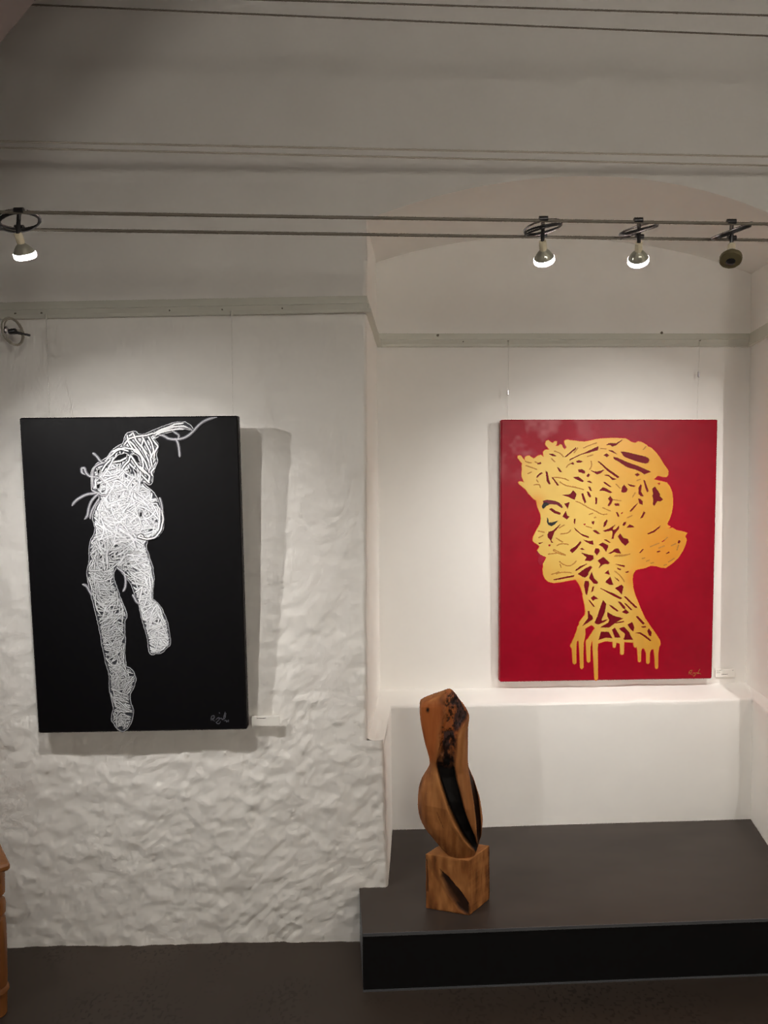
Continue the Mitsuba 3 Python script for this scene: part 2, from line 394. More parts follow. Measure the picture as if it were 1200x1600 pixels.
for x in (24, 65, 265, 347, 441): screw(x, 487.5 - 0.019 * (x - 65) + 1.5, (RW - 0.013, WK), rl, 0.003)
for x, y in ((684, 524), (1034, 520)): screw(x, y, (ND - 0.010, NK), rn, 0.0055)
for x, y in ((724, 534), (794, 533), (1094, 532)): screw(x, y, (ND - 0.024, NK), rn, 0.003)

# ---------------------------------------------------------------- paintings
class Canvas:
    def __init__(s, corners, d_bottom, d_top, k, thick):
        """corners: tl, tr, br, bl pixels; d_*: the face's distance y at x = 0 at the bottom and top edges"""
        (zb, zt) = (at_y(*corners[3], d_bottom, k)[2], at_y(*corners[0], d_top, k)[2])
        lean = (d_top - d_bottom) / (zt - zb)
        n = np.array([k, -1, lean]); n /= np.linalg.norm(n)
        p0 = np.array([0, d_bottom, zb])
        q = [at_plane(*c, p0, n) for c in corners]
        s.c = sum(q) / 4
        u = (q[1] + q[2] - q[0] - q[3]) / 2; v = (q[0] + q[1] - q[2] - q[3]) / 2
        s.w, s.h = np.linalg.norm(u), np.linalg.norm(v)
        s.u = u / s.w; s.n = np.cross(s.u, v / s.h); s.v = np.cross(s.n, s.u)
        s.n /= np.linalg.norm(s.n); s.v /= np.linalg.norm(s.v)
        if s.n[1] > 0: s.n = -s.n
        s.p0, s.nn, s.thick = p0, n, thick
    def loc(s, px, py):
        q = at_plane(px, py, s.p0, s.nn) - s.c
        return np.array([q @ s.u, q @ s.v])
    def world(s, m):
        """mesh in local u, v, n coordinates to the world"""
        m = m.copy(); p = m.vertices
        m.vertices = s.c + p[:, :1] * s.u + p[:, 1:2] * s.v + p[:, 2:3] * s.n
        m.fix_normals()
        return m
    def xform(s, P):
        P = np.asarray(P, float); return s.c + P[..., :1] * s.u + P[..., 1:2] * s.v + P[..., 2:3] * s.n

def panel(cv, name):
    b = 0.004
    return cv.world(box(-cv.w / 2, cv.w / 2, -cv.h / 2, cv.h / 2, -cv.thick, 0, b))

# --- black canvas
bk = Canvas([(37, 653), (373.5, 649.5), (384, 1140), (53, 1146)], WD - 0.056, WD - 0.118, WK, 0.04)
def black_bump(p, n, uv): return 0.0003 * fbm(p.x * 60, p.z * 14, 0.0, 3)
scene['m_black_canvas'] = twosided(bump(black_bump, principled(srgb(11, 11, 14), 0.45, 0.22)))
pb = thing('painting', 'black canvas with a white figure of tangled strands, hanging on the rough left wall', 'painting')
add('canvas', panel(bk, 'b'), 'm_black_canvas', pb, smooth=20)

def quads(o, s, txt):
    return [(o[0] + float(a.split(',')[0]) / s, o[1] + float(a.split(',')[1]) / s) for a in txt.split()]
L1, L2, S1 = (100, 640), (100, 890), 1200 / 260
body_px = quads(L1, S1, '440,200 455,172 478,168 500,158 525,165 540,185 590,178 640,155 720,122 800,96 870,92 912,112 935,150 900,138 860,134 800,150 720,170 665,198 645,215 668,235 685,262 662,315 672,370 655,420 640,470 636,520 622,540 580,522 560,525 600,562 640,592 672,640 690,690 708,720 722,790 712,860 682,908 640,932 602,936 590,985 618,1080 640,1140 642,1190')
body_px += quads(L2, S1, '640,0 649,70 640,150 636,215 672,240 702,280 742,370 757,450 768,530 758,548 730,568 712,592 690,603 664,600 640,612 622,600 612,560 605,490 585,420 560,330 545,260 520,200 490,110 455,62 425,25 380,-22 356,20 358,70 384,145 412,225 450,310 452,340 436,370 436,450 441,500 435,600 446,702 480,715 505,745 518,790 502,850 474,895 478,960 500,1010 492,1080 462,1142 425,1165 385,1145 345,1082 352,1030 362,1000 350,940 333,880 330,770 318,710 300,650 290,590 275,540 268,470 254,400 236,330 222,270 200,190 178,90 165,0')
body_px += quads(L1, S1, '165,1190 188,1080 185,1000 198,940 222,895 228,850 212,800 212,760 240,690 262,640 250,600 205,580 200,450 235,395 318,345 345,302 390,265 430,250')
holes_px = [quads(L1, S1, t) for t in ('355,372 395,330 440,318 456,322 448,346 400,378 372,380', '492,322 530,335 548,385 520,372', '240,440 262,428 252,474', '235,545 262,535 262,560 240,572', '236,655 260,650 260,668 238,692', '255,1072 268,1050 278,1055 270,1075', '340,1062 352,1045 362,1062 350,1072', '505,425 530,450 524,462 505,440', '545,748 562,738 564,770 548,772', '634,245 652,262 640,285', '464,430 480,425 478,455')]
body = Polygon([bk.loc(*p) for p in body_px]).buffer(0)
body = body.difference(unary_union([Polygon([bk.loc(*p) for p in h]).buffer(0) for h in holes_px]))
PXM = np.linalg.norm(bk.loc(300, 800) - bk.loc(200, 800)) / 100      # metres per pixel on the canvas

def flat(geom, z0, z1, cv):
    ms = []
    for g in getattr(geom, 'geoms', [geom]):
        if g.geom_type == 'Polygon' and g.area > 1e-7:
            m = trimesh.creation.extrude_polygon(g, z1 - z0, engine='earcut'); m.apply_translation((0, 0, z0)); ms.append(m)
    return cv.world(cat(*ms))

scene['m_figure_wash'] = twosided(principled(srgb(50, 52, 58), 0.6, 0.2))
scene['m_strand'] = twosided(principled({'type': 'mesh_attribute', 'name': 'vertex_color'}, 0.5, 0.35))
add('figure_wash', flat(body, 0.0, 0.0006, bk), 'm_figure_wash', pb, label='thin grey undercoat of the figure')

def ribbon(pts, w, h, tip=True, edge=0.45, core=(0.68, 0.69, 0.71), rim=(0.12, 0.125, 0.145)):
    """a raised stroke of paint in local canvas coordinates: pale along its middle, darker at its rims"""
    p = np.asarray(pts, float); n = len(p)
    t = np.gradient(p, axis=0); t /= np.linalg.norm(t, axis=1, keepdims=True) + 1e-12
    s = np.stack([-t[:, 1], t[:, 0]], -1)
    prof = [(-1, 0.0), (-0.97, 0.86), (-edge - 0.12, 0.93), (-edge, 0.97), (0.0, 1.0), (edge, 0.97), (edge + 0.12, 0.93), (0.97, 0.86), (1, 0.0)]
    cols = [rim, rim, rim, core, core, core, rim, rim, rim]
    taper = np.ones(n)
    if tip:
        taper = np.minimum(1, np.minimum(np.arange(n), np.arange(n)[::-1]) / max(1.0, n * 0.12) + 0.35)
    V = np.concatenate([np.column_stack([p + s * (o * w / 2 * taper)[:, None], np.full(n, hh * h) * (0.4 + 0.6 * taper)]) for o, hh in prof])
    C = np.concatenate([np.tile(c, (n, 1)) for c in cols])
    f = []
    for r in range(8):
        a = np.arange(n - 1) + r * n
        f.append(np.stack([a, a + 1, a + n + 1], -1)); f.append(np.stack([a, a + n + 1, a + n], -1))
    return V, np.vstack(f), C

def merge(rs):
    V, Fc, C, o = [], [], [], 0
    for v, f, c in rs:
        V.append(v); Fc.append(f + o); C.append(c); o += len(v)
    return np.vstack(V), np.vstack(Fc), np.vstack(C)

rng = np.random.default_rng(11)
prep = shapely.prepared.prep(body.buffer(-0.6 * PXM))
def L(px, py): return bk.loc(px, py)
butt = L(100 + 612 / S1, 640 + 775 / S1); hip = L(100 + 340 / S1, 640 + 760 / S1)
minx, miny, maxx, maxy = body.bounds
y_thigh = L(200, 640 + 930 / S1)[1]; y_head = L(200, 640 + 540 / S1)[1]; x_right = L(100 + 470 / S1, 800)[0]
def direction(p):
    q = np.array([p[0] * 18, p[1] * 18, 0.0])
    nz = meshkit.fbm(q[None], 2, 21)[0] - 0.5
    d = p - butt
    r = np.linalg.norm(d)
    if r < 118 / S1 * PXM and p[1] > y_thigh - 0.01:
        return math.atan2(d[1], d[0]) + math.pi / 2 + nz * 1.2
    d2 = p - hip
    if np.linalg.norm(d2) < 110 / S1 * PXM and p[1] > y_thigh:
        return math.atan2(d2[1], d2[0]) + math.pi / 2 + nz * 1.6
    if p[1] > y_head: return nz * 6 + 0.9
    if p[1] > y_thigh: return nz * 5 - 0.5
    return nz * 5.5 + 0.2
ribs = []
tries = 0
XLEG = L(215, 900)[0]
while len(ribs) < 1500 and tries < 40000:
    tries += 1
    p = np.array([rng.uniform(minx, maxx), rng.uniform(miny, maxy)])
    if not prep.contains(Point(p)): continue
    left_leg = p[1] < y_thigh and p[0] < XLEG
    if left_leg and rng.random() < 0.2: continue
    if p[1] > y_head and rng.random() < 0.55: continue
    th = direction(p) + rng.choice([0, 0, 0, 0.9, -0.9]) + rng.normal(0, 0.18)
    curve = rng.normal(0, 9.0)
    step = 2.4 * PXM; n = int(rng.integers(6, 18))
    pts = [p]
    for sgn in (1, -1):
        arm = []; q = p
        for k in range(n // 2 + 1):
            th2 = th + curve * step * k * sgn
            q = q + sgn * step * np.array([math.cos(th2), math.sin(th2)])
            if not prep.contains(Point(q)): break
            arm.append(q)
        pts = pts + arm if sgn > 0 else arm[::-1] + pts
    if len(pts) < 3: continue
    w = rng.uniform(2.7, 3.7) * PXM * (0.9 if left_leg else 1.05)
    leg = float(np.clip((y_thigh + 0.035 - p[1]) / 0.10, 0, 1) * np.clip((XLEG - p[0]) / 0.03 + 0.5, 0, 1))   # left leg darker: sparser paint plus the dimmer light low down, put into colour
    v = rng.uniform(0.78, 1.0) * (1.0 - 0.28 * leg)
    ribs.append(ribbon(pts, w, 0.0005 + 0.0018 * rng.random(), core=(0.78 * v, 0.80 * v, 0.83 * v), rim=tuple(np.array((0.22, 0.23, 0.255)) * (1 - 0.76 * leg)), edge=0.50))
# strands that follow the outline
for ring in [body.exterior] + [g for g in body.interiors]:
    for off, w in ((-0.9, 2.4), (-2.8, 2.4)) if ring is body.exterior else ((-0.9, 1.8),):
        rg = Polygon(ring).buffer(off * PXM if ring is body.exterior else -off * PXM)
        for g in getattr(rg, 'geoms', [rg]):
            Lg = g.exterior.length; s0 = 0
            while s0 < Lg:
                ln = rng.uniform(18, 46) * PXM
                pts = [np.array(g.exterior.interpolate((s0 + t * ln) % Lg).coords[0]) + rng.normal(0, 0.25 * PXM, 2) for t in np.linspace(0, 1, max(5, int(ln / PXM / 3)))]
                v = rng.uniform(0.6, 0.95) * (1 - 0.34 * float(np.clip((y_thigh + 0.035 - pts[0][1]) / 0.10, 0, 1)))  # outline below the thigh darkened too, carrying the weaker light there
                ribs.append(ribbon(pts, w * PXM * rng.uniform(0.9, 1.2), 0.0014 + 0.0008 * rng.random(), core=(0.68 * v, 0.69 * v, 0.71 * v)))
                s0 += ln * 0.8
# thick ropes about the head
for t in ('330,345 380,295 440,275 520,290 560,340 575,400 560,470', '455,180 470,240 510,300 560,330', '500,165 520,220 570,280 610,330', '560,185 590,240 620,300 640,360', '600,180 635,240 650,300 625,350 640,420', '640,215 660,240 680,265 655,310 650,360', '480,330 470,370 440,400 420,430', '480,325 510,370 545,420 600,470', '345,305 400,280 470,300', '540,400 580,440 620,480 610,530', '430,260 470,210 520,195 600,185 660,165', '460,215 500,250 540,300 590,380 610,440', '580,200 560,260 590,320 620,390', '340,360 300,400 270,450', '560,470 590,500 620,530', '350,380 410,370 455,345', '655,420 630,450 640,480', '650,175 720,150 790,125 860,118 905,135', '650,190 700,165 760,150 820,140 870,140', '690,160 740,135 800,105 865,98', '640,180 690,150 750,128 800,120', '590,940 560,900 530,915 600,934 660,922 700,870 718,790 705,720'):
    pts = np.array([bk.loc(*p) for p in quads(L1, S1, t)])
    ls = LineString(pts); q = np.array([ls.interpolate(s, normalized=True).coords[0] for s in np.linspace(0, 1, 26)])
    for o in (0.0,):
        ribs.append(ribbon(q, 5.4 * PXM, 0.0030, edge=0.42, core=(0.66, 0.67, 0.69), rim=(0.03, 0.032, 0.038)))
V, Fc, C = merge(ribs)
mm = trimesh.Trimesh(bk.xform(V + [0, 0, 0.0003]), Fc, process=False)
add('strands', mm, 'm_strand', pb, smooth=True, color=C, kind='stuff', label='woven white paint strands')

def smooth_line(pts, n=24):
    p = np.asarray(pts, float)
    d = np.r_[0, np.cumsum(np.linalg.norm(np.diff(p, axis=0), axis=1))]
    from scipy.interpolate import PchipInterpolator
    s = np.linspace(0, d[-1], n)
    return np.column_stack([PchipInterpolator(d, p[:, k])(s) for k in (0, 1)])
tend = [(L1, '645,195 690,182 720,190 760,212 800,216 850,210 895,190 935,155 975,112 1010,85 1050,68 1105,55', 5.4), (L1, '800,205 822,240 832,290 836,345', 5.2), (L1, '770,145 800,165 830,190 822,212', 4.6),
        (L1, '205,312 240,340 262,370 290,388', 5.0), (L1, '155,470 130,450 128,425 148,422 160,455 190,482 235,488 270,505 300,550', 5.2), (L1, '58,695 80,665 120,635 170,612 215,605 262,598', 5.4),
        (L1, '148,792 170,765 180,715 198,665 225,630 262,600', 5.4), (L1, '218,575 208,520 210,450 225,415 260,392 300,380', 5.4), (L1, '190,790 200,740 225,690 258,640', 4.6), (L1, '200,580 240,600 290,620 330,600', 4.6),
        (L2, '132,105 165,122 185,155 205,190', 5.0), (L2, '436,30 446,70 444,120 425,160', 5.0), (L2, '495,178 510,205 525,232 545,245', 5.0), (L1, '688,632 698,655 706,690 712,720', 4.6), (L2, '380,-20 410,5 440,25', 4.4), (L1, '800,150 850,128 890,132 928,152', 4.2)]
for o, t, w in tend:
    q = smooth_line([bk.loc(*p) for p in quads(o, S1, t)])
    v, f, c = merge([ribbon(q, w * PXM, 0.0022, core=(0.30, 0.30, 0.325), rim=(0.10, 0.10, 0.12)), ribbon(q, w * 0.4 * PXM, 0.0030, core=(0.46, 0.46, 0.49), rim=(0.3, 0.3, 0.33))])
    add('tendril', trimesh.Trimesh(bk.xform(v + [0, 0, 0.0002]), f, process=False), 'm_strand', pb, smooth=True, color=c)

def signature(cv, strokes, mat, parent, w, pxm):
    ms = [ribbon(smooth_line([cv.loc(*p) for p in s], 14), w * pxm, 0.0006)[:2] for s in strokes]
    v, f, o = [], [], 0
    for a, b in ms: v.append(a); f.append(b + o); o += len(a)
    add('signature', trimesh.Trimesh(cv.xform(np.vstack(v) + [0, 0, 0.0002]), np.vstack(f), process=False), mat, parent, smooth=True, label='small scribbled signature in the lower right corner')
scene['m_sig_grey'] = twosided(principled(srgb(88, 88, 96), 0.6, 0.2))
signature(bk, [[(330, 1126), (331, 1119), (335, 1118), (335, 1122), (332, 1123), (336, 1127)], [(337, 1125), (340, 1122), (343, 1121), (342, 1125), (338, 1129), (341, 1131), (345, 1126)], [(343, 1124), (346, 1122), (348, 1125), (350, 1119), (352, 1112)], [(350, 1124), (352, 1120), (353, 1114)], [(350, 1127), (353, 1125), (354, 1128), (357, 1125), (357, 1128)], [(342, 1113), (344, 1115)]], 'm_sig_grey', pb, 1.3, PXM)

# --- red canvas
rd = Canvas([(781, 656.5), (1118, 655), (1116, 1061), (783, 1065)], ND - 0.045, ND - 0.062, NK, 0.035)
RC = rd.c.copy()
def red_color(p, n, uv):
    t = fbm(p.x * 5 + 2, p.z * 5, 0.0, 4)
    b = fbm(p.x * 22, p.z * 22, 4.0, 3)
    painted_sheen = smoothstep(0.42, 0.72, fbm(p.x * 14, p.z * 14, 8.0, 3)) * smoothstep(0.62, 0.0, dr.sqrt(dr.square((p.x - (RC[0] - rd.w * 0.43)) * 1.3) + dr.square((p.z - (RC[2] + rd.h * 0.47)) * 2.2)))  # whitish reflected sheen near the upper left corner, painted into the colour
    c = mix(srgb(126, 0, 24), srgb(148, 0, 31), t * 0.7 + b * 0.3)
    return mix(c, srgb(190, 120, 125), painted_sheen * 0.55)
def red_bump(p, n, uv): return 0.0005 * fbm(p.x * 40, p.z * 40, 0.0, 3)
scene['m_red_canvas'] = twosided(bump(red_bump, principled(proc(red_color), 0.42, 0.22)))
pr = thing('painting', "crimson canvas with a gold cut-out profile of a woman's head, hanging in the niche", 'painting')
add('canvas', panel(rd, 'r'), 'm_red_canvas', pr, smooth=20)
PXR = np.linalg.norm(rd.loc(1000, 800) - rd.loc(900, 800)) / 100
TA, TB, TC, TD, TE, TF, TG, TH, TI, TJ, TK = (800, 680), (890, 680), (980, 680), (820, 770), (900, 770), (980, 790), (830, 840), (900, 850), (885, 930), (945, 930), (885, 980)
def q12(o, t): return quads(o, 12.0, t)
gold_px = q12(TA, '195,530 150,480 105,420 110,390 130,380 165,388 205,440 245,480 240,430 255,405 280,390 320,385 360,410 400,440 435,425 470,395 505,380 545,370 578,405 600,405 588,360 583,312 620,278 700,268 665,222 630,180 625,155 640,110 680,95 720,130 760,150 800,115 840,118 835,165 810,205 860,205 905,170 935,188 945,225 985,272 1025,225 992,168 980,115 1000,92 1040,86 1100,100')
gold_px += q12(TB, '100,105 180,120 300,122 400,100 480,80 600,65 800,54 1050,64') + q12(TC, '30,100 70,130 150,150 200,121 260,130 360,185 385,218 450,240 540,330 620,440 690,560 745,630 768,680 765,740 735,780 690,780 620,765 570,755 530,790 490,830 560,850 650,870 740,890 800,970 840,1080 852,1200')
gold_px += q12(TF, '852,0 830,130 790,250 745,330 760,370 805,395 748,432 800,428 850,420 920,465 1050,490 1122,515 1080,570 1110,640 1090,730 1030,860 950,980 840,1080 720,1165 640,1160 540,1130 440,1120 340,1165 180,1195')
gold_px += q12(TH, '1180,460 1110,490 1065,570 1055,660 1070,850') + q12(TJ, '530,-130 555,-40 570,10 620,130 680,280 750,430 850,580 950,720 1030,845 1038,920 1010,980 995,1100 993,1360 970,1378 945,1360 935,1150 915,1012 890,1004 860,1025 840,1080 832,1270 810,1282 780,1270 775,1080 740,1000 715,990 690,1000 675,1060 672,1240 650,1250 625,1240 612,1030 600,962 570,978 545,962 535,885 360,872 354,960 352,1100 322,1116 292,1100 285,905 225,885 208,900 200,965 178,985 152,970 146,872 100,866')
gold_px += q12(TI, '750,857 690,867 590,905 580,1000 584,1250') + q12(TK, '586,960 558,1000 528,980 510,640 495,430 487,262 472,250 445,380 441,640 414,662 385,640 375,450 365,265 382,232 400,225') + q12(TI, '460,730 500,670 535,615 500,575 462,556 400,590 345,628 352,720 335,820 320,880 312,1100') + q12(TK, '316,750 290,782 260,760 245,430 230,260 206,246 186,280 180,420 182,670 150,692 120,670 105,400 70,350 100,290 150,180 200,50')
gold_px += q12(TI, '205,600 240,550 240,505 350,365 355,290 345,200 320,80 303,0') + q12(TH, '130,940 90,820 50,740 0,670') + q12(TG, '820,785 700,802 560,832 420,847 320,825 260,770 225,690 215,600 230,540 215,490 260,420 285,365 230,345 180,325 130,275 112,240 150,185 158,165 130,135 60,90 30,60') + q12(TD, '148,880 160,820 225,690 290,580 303,480 295,400 240,270 212,140 170,120 70,10') + q12(TA, '310,1100 262,1022 200,970 130,912 118,885 135,870 165,868 222,885 222,870 185,780 178,735 190,640 180,570')
gh = [(TA, '632,675 662,690 690,840 716,910 698,922 652,860'), (TA, '845,600 872,612 932,690 890,685'), (TA, '465,800 470,760 540,700 572,710 510,752'), (TA, '742,788 765,795 874,935 852,945'), (TA, '695,352 765,352 825,392 760,388'), (TA, '475,528 532,508 545,530 490,545'),
      (TA, '985,410 1100,310 1195,232 1195,258 1020,400'), (TD, '715,42 850,28 905,-45 965,25 930,130 830,80'), (TB, '215,360 350,298 538,210 528,275 340,332'), (TB, '0,455 230,345 215,362 0,470'), (TB, '690,180 740,150 870,155 985,90 870,185 800,212 760,180'), (TB, '732,285 800,288 882,355 812,322'), (TB, '642,375 690,345 737,375 700,406'),
      (TB, '120,488 180,472 240,492 200,512 140,510'), (TB, '20,530 60,510 82,540 60,548'), (TC, '-120,310 -60,312 0,325 150,360 340,405 402,440 410,470 388,512 340,530 180,490 0,425 -70,390'), (TC, '-255,410 -200,420 0,510 200,580 435,685 320,732 260,690 150,640 0,600 -150,500 -250,445'),
      (TB, '160,645 230,640 288,680 278,718 168,685'), (TB, '318,760 350,720 378,745 345,788'), (TB, '65,790 160,780 262,858 242,878 150,838'), (TB, '330,866 370,858 418,892 390,892'), (TB, '352,970 382,970 410,1045 385,1038'), (TB, '400,662 470,685 540,680 640,652 570,718 508,732 480,710'), (TB, '528,488 560,500 700,620 922,780 900,802 700,660'),
      (TB, '655,748 720,740 800,800 870,825 800,838 740,772'), (TB, '632,885 660,878 775,965 745,968'), (TB, '562,1038 620,978 700,1010 792,1072 760,1084 650,1038'), (TB, '968,1062 985,980 1020,932 1084,1010 1060,1064 1008,1072'), (TB, '1090,918 1155,932 1230,950 1200,966 1140,958'), (TE, '102,18 130,12 162,100 184,170 165,195 130,122'), (TE, '205,-20 240,-12 280,70 250,84 222,40'),
      (TC, '146,735 195,712 228,742 180,768'), (TC, '215,980 245,925 268,940 252,1060 302,1142 260,1142 212,1102'), (TC, '306,842 330,858 394,1040 375,1070 338,980'), (TC, '468,1008 515,966 590,1070 612,1112 600,1140 665,1205 620,1240 560,1230 505,1320 480,1300 490,1200 470,1140 490,1100'), (TC, '205,1190 245,1200 285,1240 282,1300 230,1280'), (TC, '560,900 610,895 600,925'),
      (TE, '362,88 394,100 388,205 366,212'), (TE, '602,110 640,66 688,130 655,200 622,248 598,238 636,150'), (TE, '718,205 802,200 808,240 740,242'), (TE, '1010,345 1080,258 1155,195 1100,272 1030,348'), (TE, '750,368 776,368 808,438 783,448'), (TE, '840,382 872,366 862,396'), (TE, '294,540 338,532 328,592 304,578'), (TE, '512,632 528,560 568,508 588,520 562,590 532,640'),
      (TE, '512,708 600,683 732,602 686,662 690,698 740,688 802,620 802,672 722,770 696,860 668,858 688,760 680,702 580,722 540,728'), (TE, '872,602 890,562 935,543 926,588 905,614'), (TE, '952,652 1000,598 1062,618 1084,642'), (TE, '315,710 370,702 444,766 400,768'), (TE, '786,822 825,766 882,848 972,872 984,930 922,990 850,924'), (TE, '528,878 562,878 642,932 620,934'), (TE, '428,972 500,936 604,990 562,1100 500,1012'), (TE, '140,885 240,910 312,898 322,968 270,962 200,922'), (TE, '342,1102 365,1046 422,1048 444,1090 390,1170'), (TE, '605,1132 680,1100 720,1052 790,1048 840,1132 780,1132 720,1102 650,1138'),
      (TE, '136,590 178,578 165,608'), (TD, '460,310 500,286 570,338 668,378 656,408 560,382'), (TD, '426,790 450,732 530,710 665,588 605,670 552,730 492,890 436,840'), (TD, '710,442 765,346 792,430 834,450 785,494'), (TD, '746,208 834,178 802,294'), (TD, '850,1065 960,1000 1040,908 1054,935 962,1060 892,1124 850,1088'), (TD, '922,488 948,488 936,584 918,562'), (TD, '925,655 1050,768 1195,822 1195,845 1080,804 958,704'), (TD, '256,942 330,928 280,958'), (TD, '440,968 476,974 472,1002 450,998'), (TD, '478,885 525,930 500,934'), (TD, '1036,1045 1075,1038 1114,1068 1060,1064'),
      (TF, '50,98 140,0 160,8 80,98'), (TF, '245,238 310,116 334,130 290,218'), (TF, '374,528 500,468 616,380 602,412 510,492 400,534'), (TF, '946,692 970,646 998,670 972,708'), (TF, '228,880 290,815 300,825 245,885'), (TF, '645,672 690,645 700,655 660,680'), (TF, '730,890 785,866 790,880 740,902'), (TF, '552,862 612,845 615,860 570,878'),
      (TG, '946,288 1060,318 1160,338 1166,400 1110,438 1006,428 1042,370'), (TG, '825,612 920,538 1045,492 942,558 850,620'), (TG, '876,680 1000,588 1112,532 1138,560 1072,650 1062,700 1010,744 960,732'), (TG, '414,788 560,752 804,706 792,732 600,768 450,794'), (TG, '1008,815 1072,818 1084,870 1042,1076 1020,1050 992,900'),
      (TH, '245,636 290,528 332,640 410,720 392,748 332,738'), (TH, '406,310 510,246 626,350 602,378 550,368 490,390 430,448 462,380'), (TH, '745,378 910,404 904,432 830,408'), (TH, '540,545 600,496 628,572'), (TH, '550,710 640,616 694,764 620,758'), (TH, '730,828 850,766 884,800 854,944 800,882'), (TH, '455,828 600,890 720,938 856,1015 832,1034 700,972 560,892'), (TH, '900,988 930,986 1145,1190 1112,1195'), (TH, '790,1078 832,1088 925,1190 900,1205'), (TH, '280,1010 330,970 408,1025 350,1032 320,1064'), (TH, '234,1048 260,1060 345,1170 325,1176'), (TH, '725,625 800,678 800,695 760,665'), (TH, '770,450 840,470 830,488 790,475'), (TH, '925,525 980,510 985,525 940,538'), (TH, '285,900 312,798 334,798 316,880'),
      (TI, '528,515 580,400 620,270 685,96 742,165 712,330 650,465 672,482 772,450 722,492 592,548'), (TI, '302,572 408,430 400,298 432,298 432,350 484,390 494,445 400,512'), (TI, '768,318 870,383 1054,434 920,512 802,602 636,602 790,512 802,455 768,400'), (TI, '648,688 790,688 852,802 740,792 606,832'), (TI, '856,650 900,616 960,700 1004,782 910,792'), (TI, '986,622 1080,598 1180,700 1210,820 1070,822 1090,790 1100,712 1040,672'), (TI, '1046,310 1110,268 1168,320 1130,348 1080,332'), (TI, '970,122 1002,128 1104,262 1062,244'), (TI, '806,185 840,195 972,290 950,304 850,234'), (TI, '915,515 1070,485 1075,500 930,525'),
      (TJ, '280,624 340,598 432,680 524,832 368,832 378,790 382,720 320,670'), (TJ, '426,550 510,506 548,600 530,674 488,640'), (TJ, '586,398 620,398 740,525 720,548 650,482'), (TJ, '796,670 825,626 874,700 862,766 830,752'), (TJ, '366,155 395,160 506,270 488,278'), (TJ, '150,650 185,610 285,790 215,790'), (TJ, '575,705 660,698 762,758 865,848 845,856 740,775 660,722'), (TJ, '680,590 760,580 770,600 720,605')]
gold = Polygon([rd.loc(*p) for p in gold_px]).buffer(0)
cuts = unary_union([Polygon([rd.loc(*p) for p in q12(o, t)]).buffer(0) for o, t in gh])
gold_cut = gold.difference(cuts.buffer(0.35 * PXR)).simplify(0.0002)
FACE, NECK, CROWN, BACK = (rd.xform([*rd.loc(*p), 0]) for p in ((880, 835), (950, 930), (870, 745), (1035, 800)))
def gold_color(p, n, uv):
    def near(c, r): return dr.exp(-(dr.square(p.x - float(c[0])) + dr.square(p.z - float(c[2]))) / (r * r))
    y = dr.clip(near(FACE, 0.22) + near(NECK, 0.16) * 0.8 + near(CROWN, 0.22) * 0.9 + near(rd.xform([*rd.loc(960, 1020), 0]), 0.12) * 0.5, 0, 1)
    t = fbm(p.x * 7, p.z * 7, 1.0, 3) * 0.5 + fbm(p.x * 40, p.z * 40, 3.0, 2) * 0.2
    c = mix(srgb(192, 136, 44), srgb(206, 174, 92), dr.clip(y * 0.9 + t * 0.35 - 0.1, 0, 1))
    o = near(rd.xform([*rd.loc(1040, 865), 0]), 0.13) + near(rd.xform([*rd.loc(838, 785), 0]), 0.035) + near(rd.xform([*rd.loc(905, 912), 0]), 0.03) + near(rd.xform([*rd.loc(992, 905), 0]), 0.05)
    return mix(c, srgb(196, 122, 34), dr.clip(o * 0.7, 0, 1))
scene['m_gold'] = twosided(principled(proc(gold_color), 0.38, 0.45, 0.12))
scene['m_gold_rim'] = twosided(principled(srgb(196, 100, 40), 0.5, 0.3))
scene['m_cut_red'] = twosided(principled(srgb(96, 2, 18), 0.5, 0.2))
add('gold_outline', flat(gold.buffer(0.8 * PXR).difference(gold.buffer(-0.2 * PXR)), 0.0, 0.0007, rd), 'm_gold_rim', pr, label='sprayed orange rim of the gold head')
_cut = cuts.intersection(gold).buffer(0.3 * PXR)
for g in sorted((g for g in getattr(_cut, 'geoms', [_cut]) if g.area > (3 * PXR) ** 2), key=lambda g: -g.area):
    add('opening', flat(g, 0.0, 0.0004, rd), 'm_cut_red', pr, label='dark red opening in the gold')
add('gold_head', flat(gold_cut, 0.0, 0.0016, rd), 'm_gold', pr, label='gold painted profile with many openings and dripping edge')
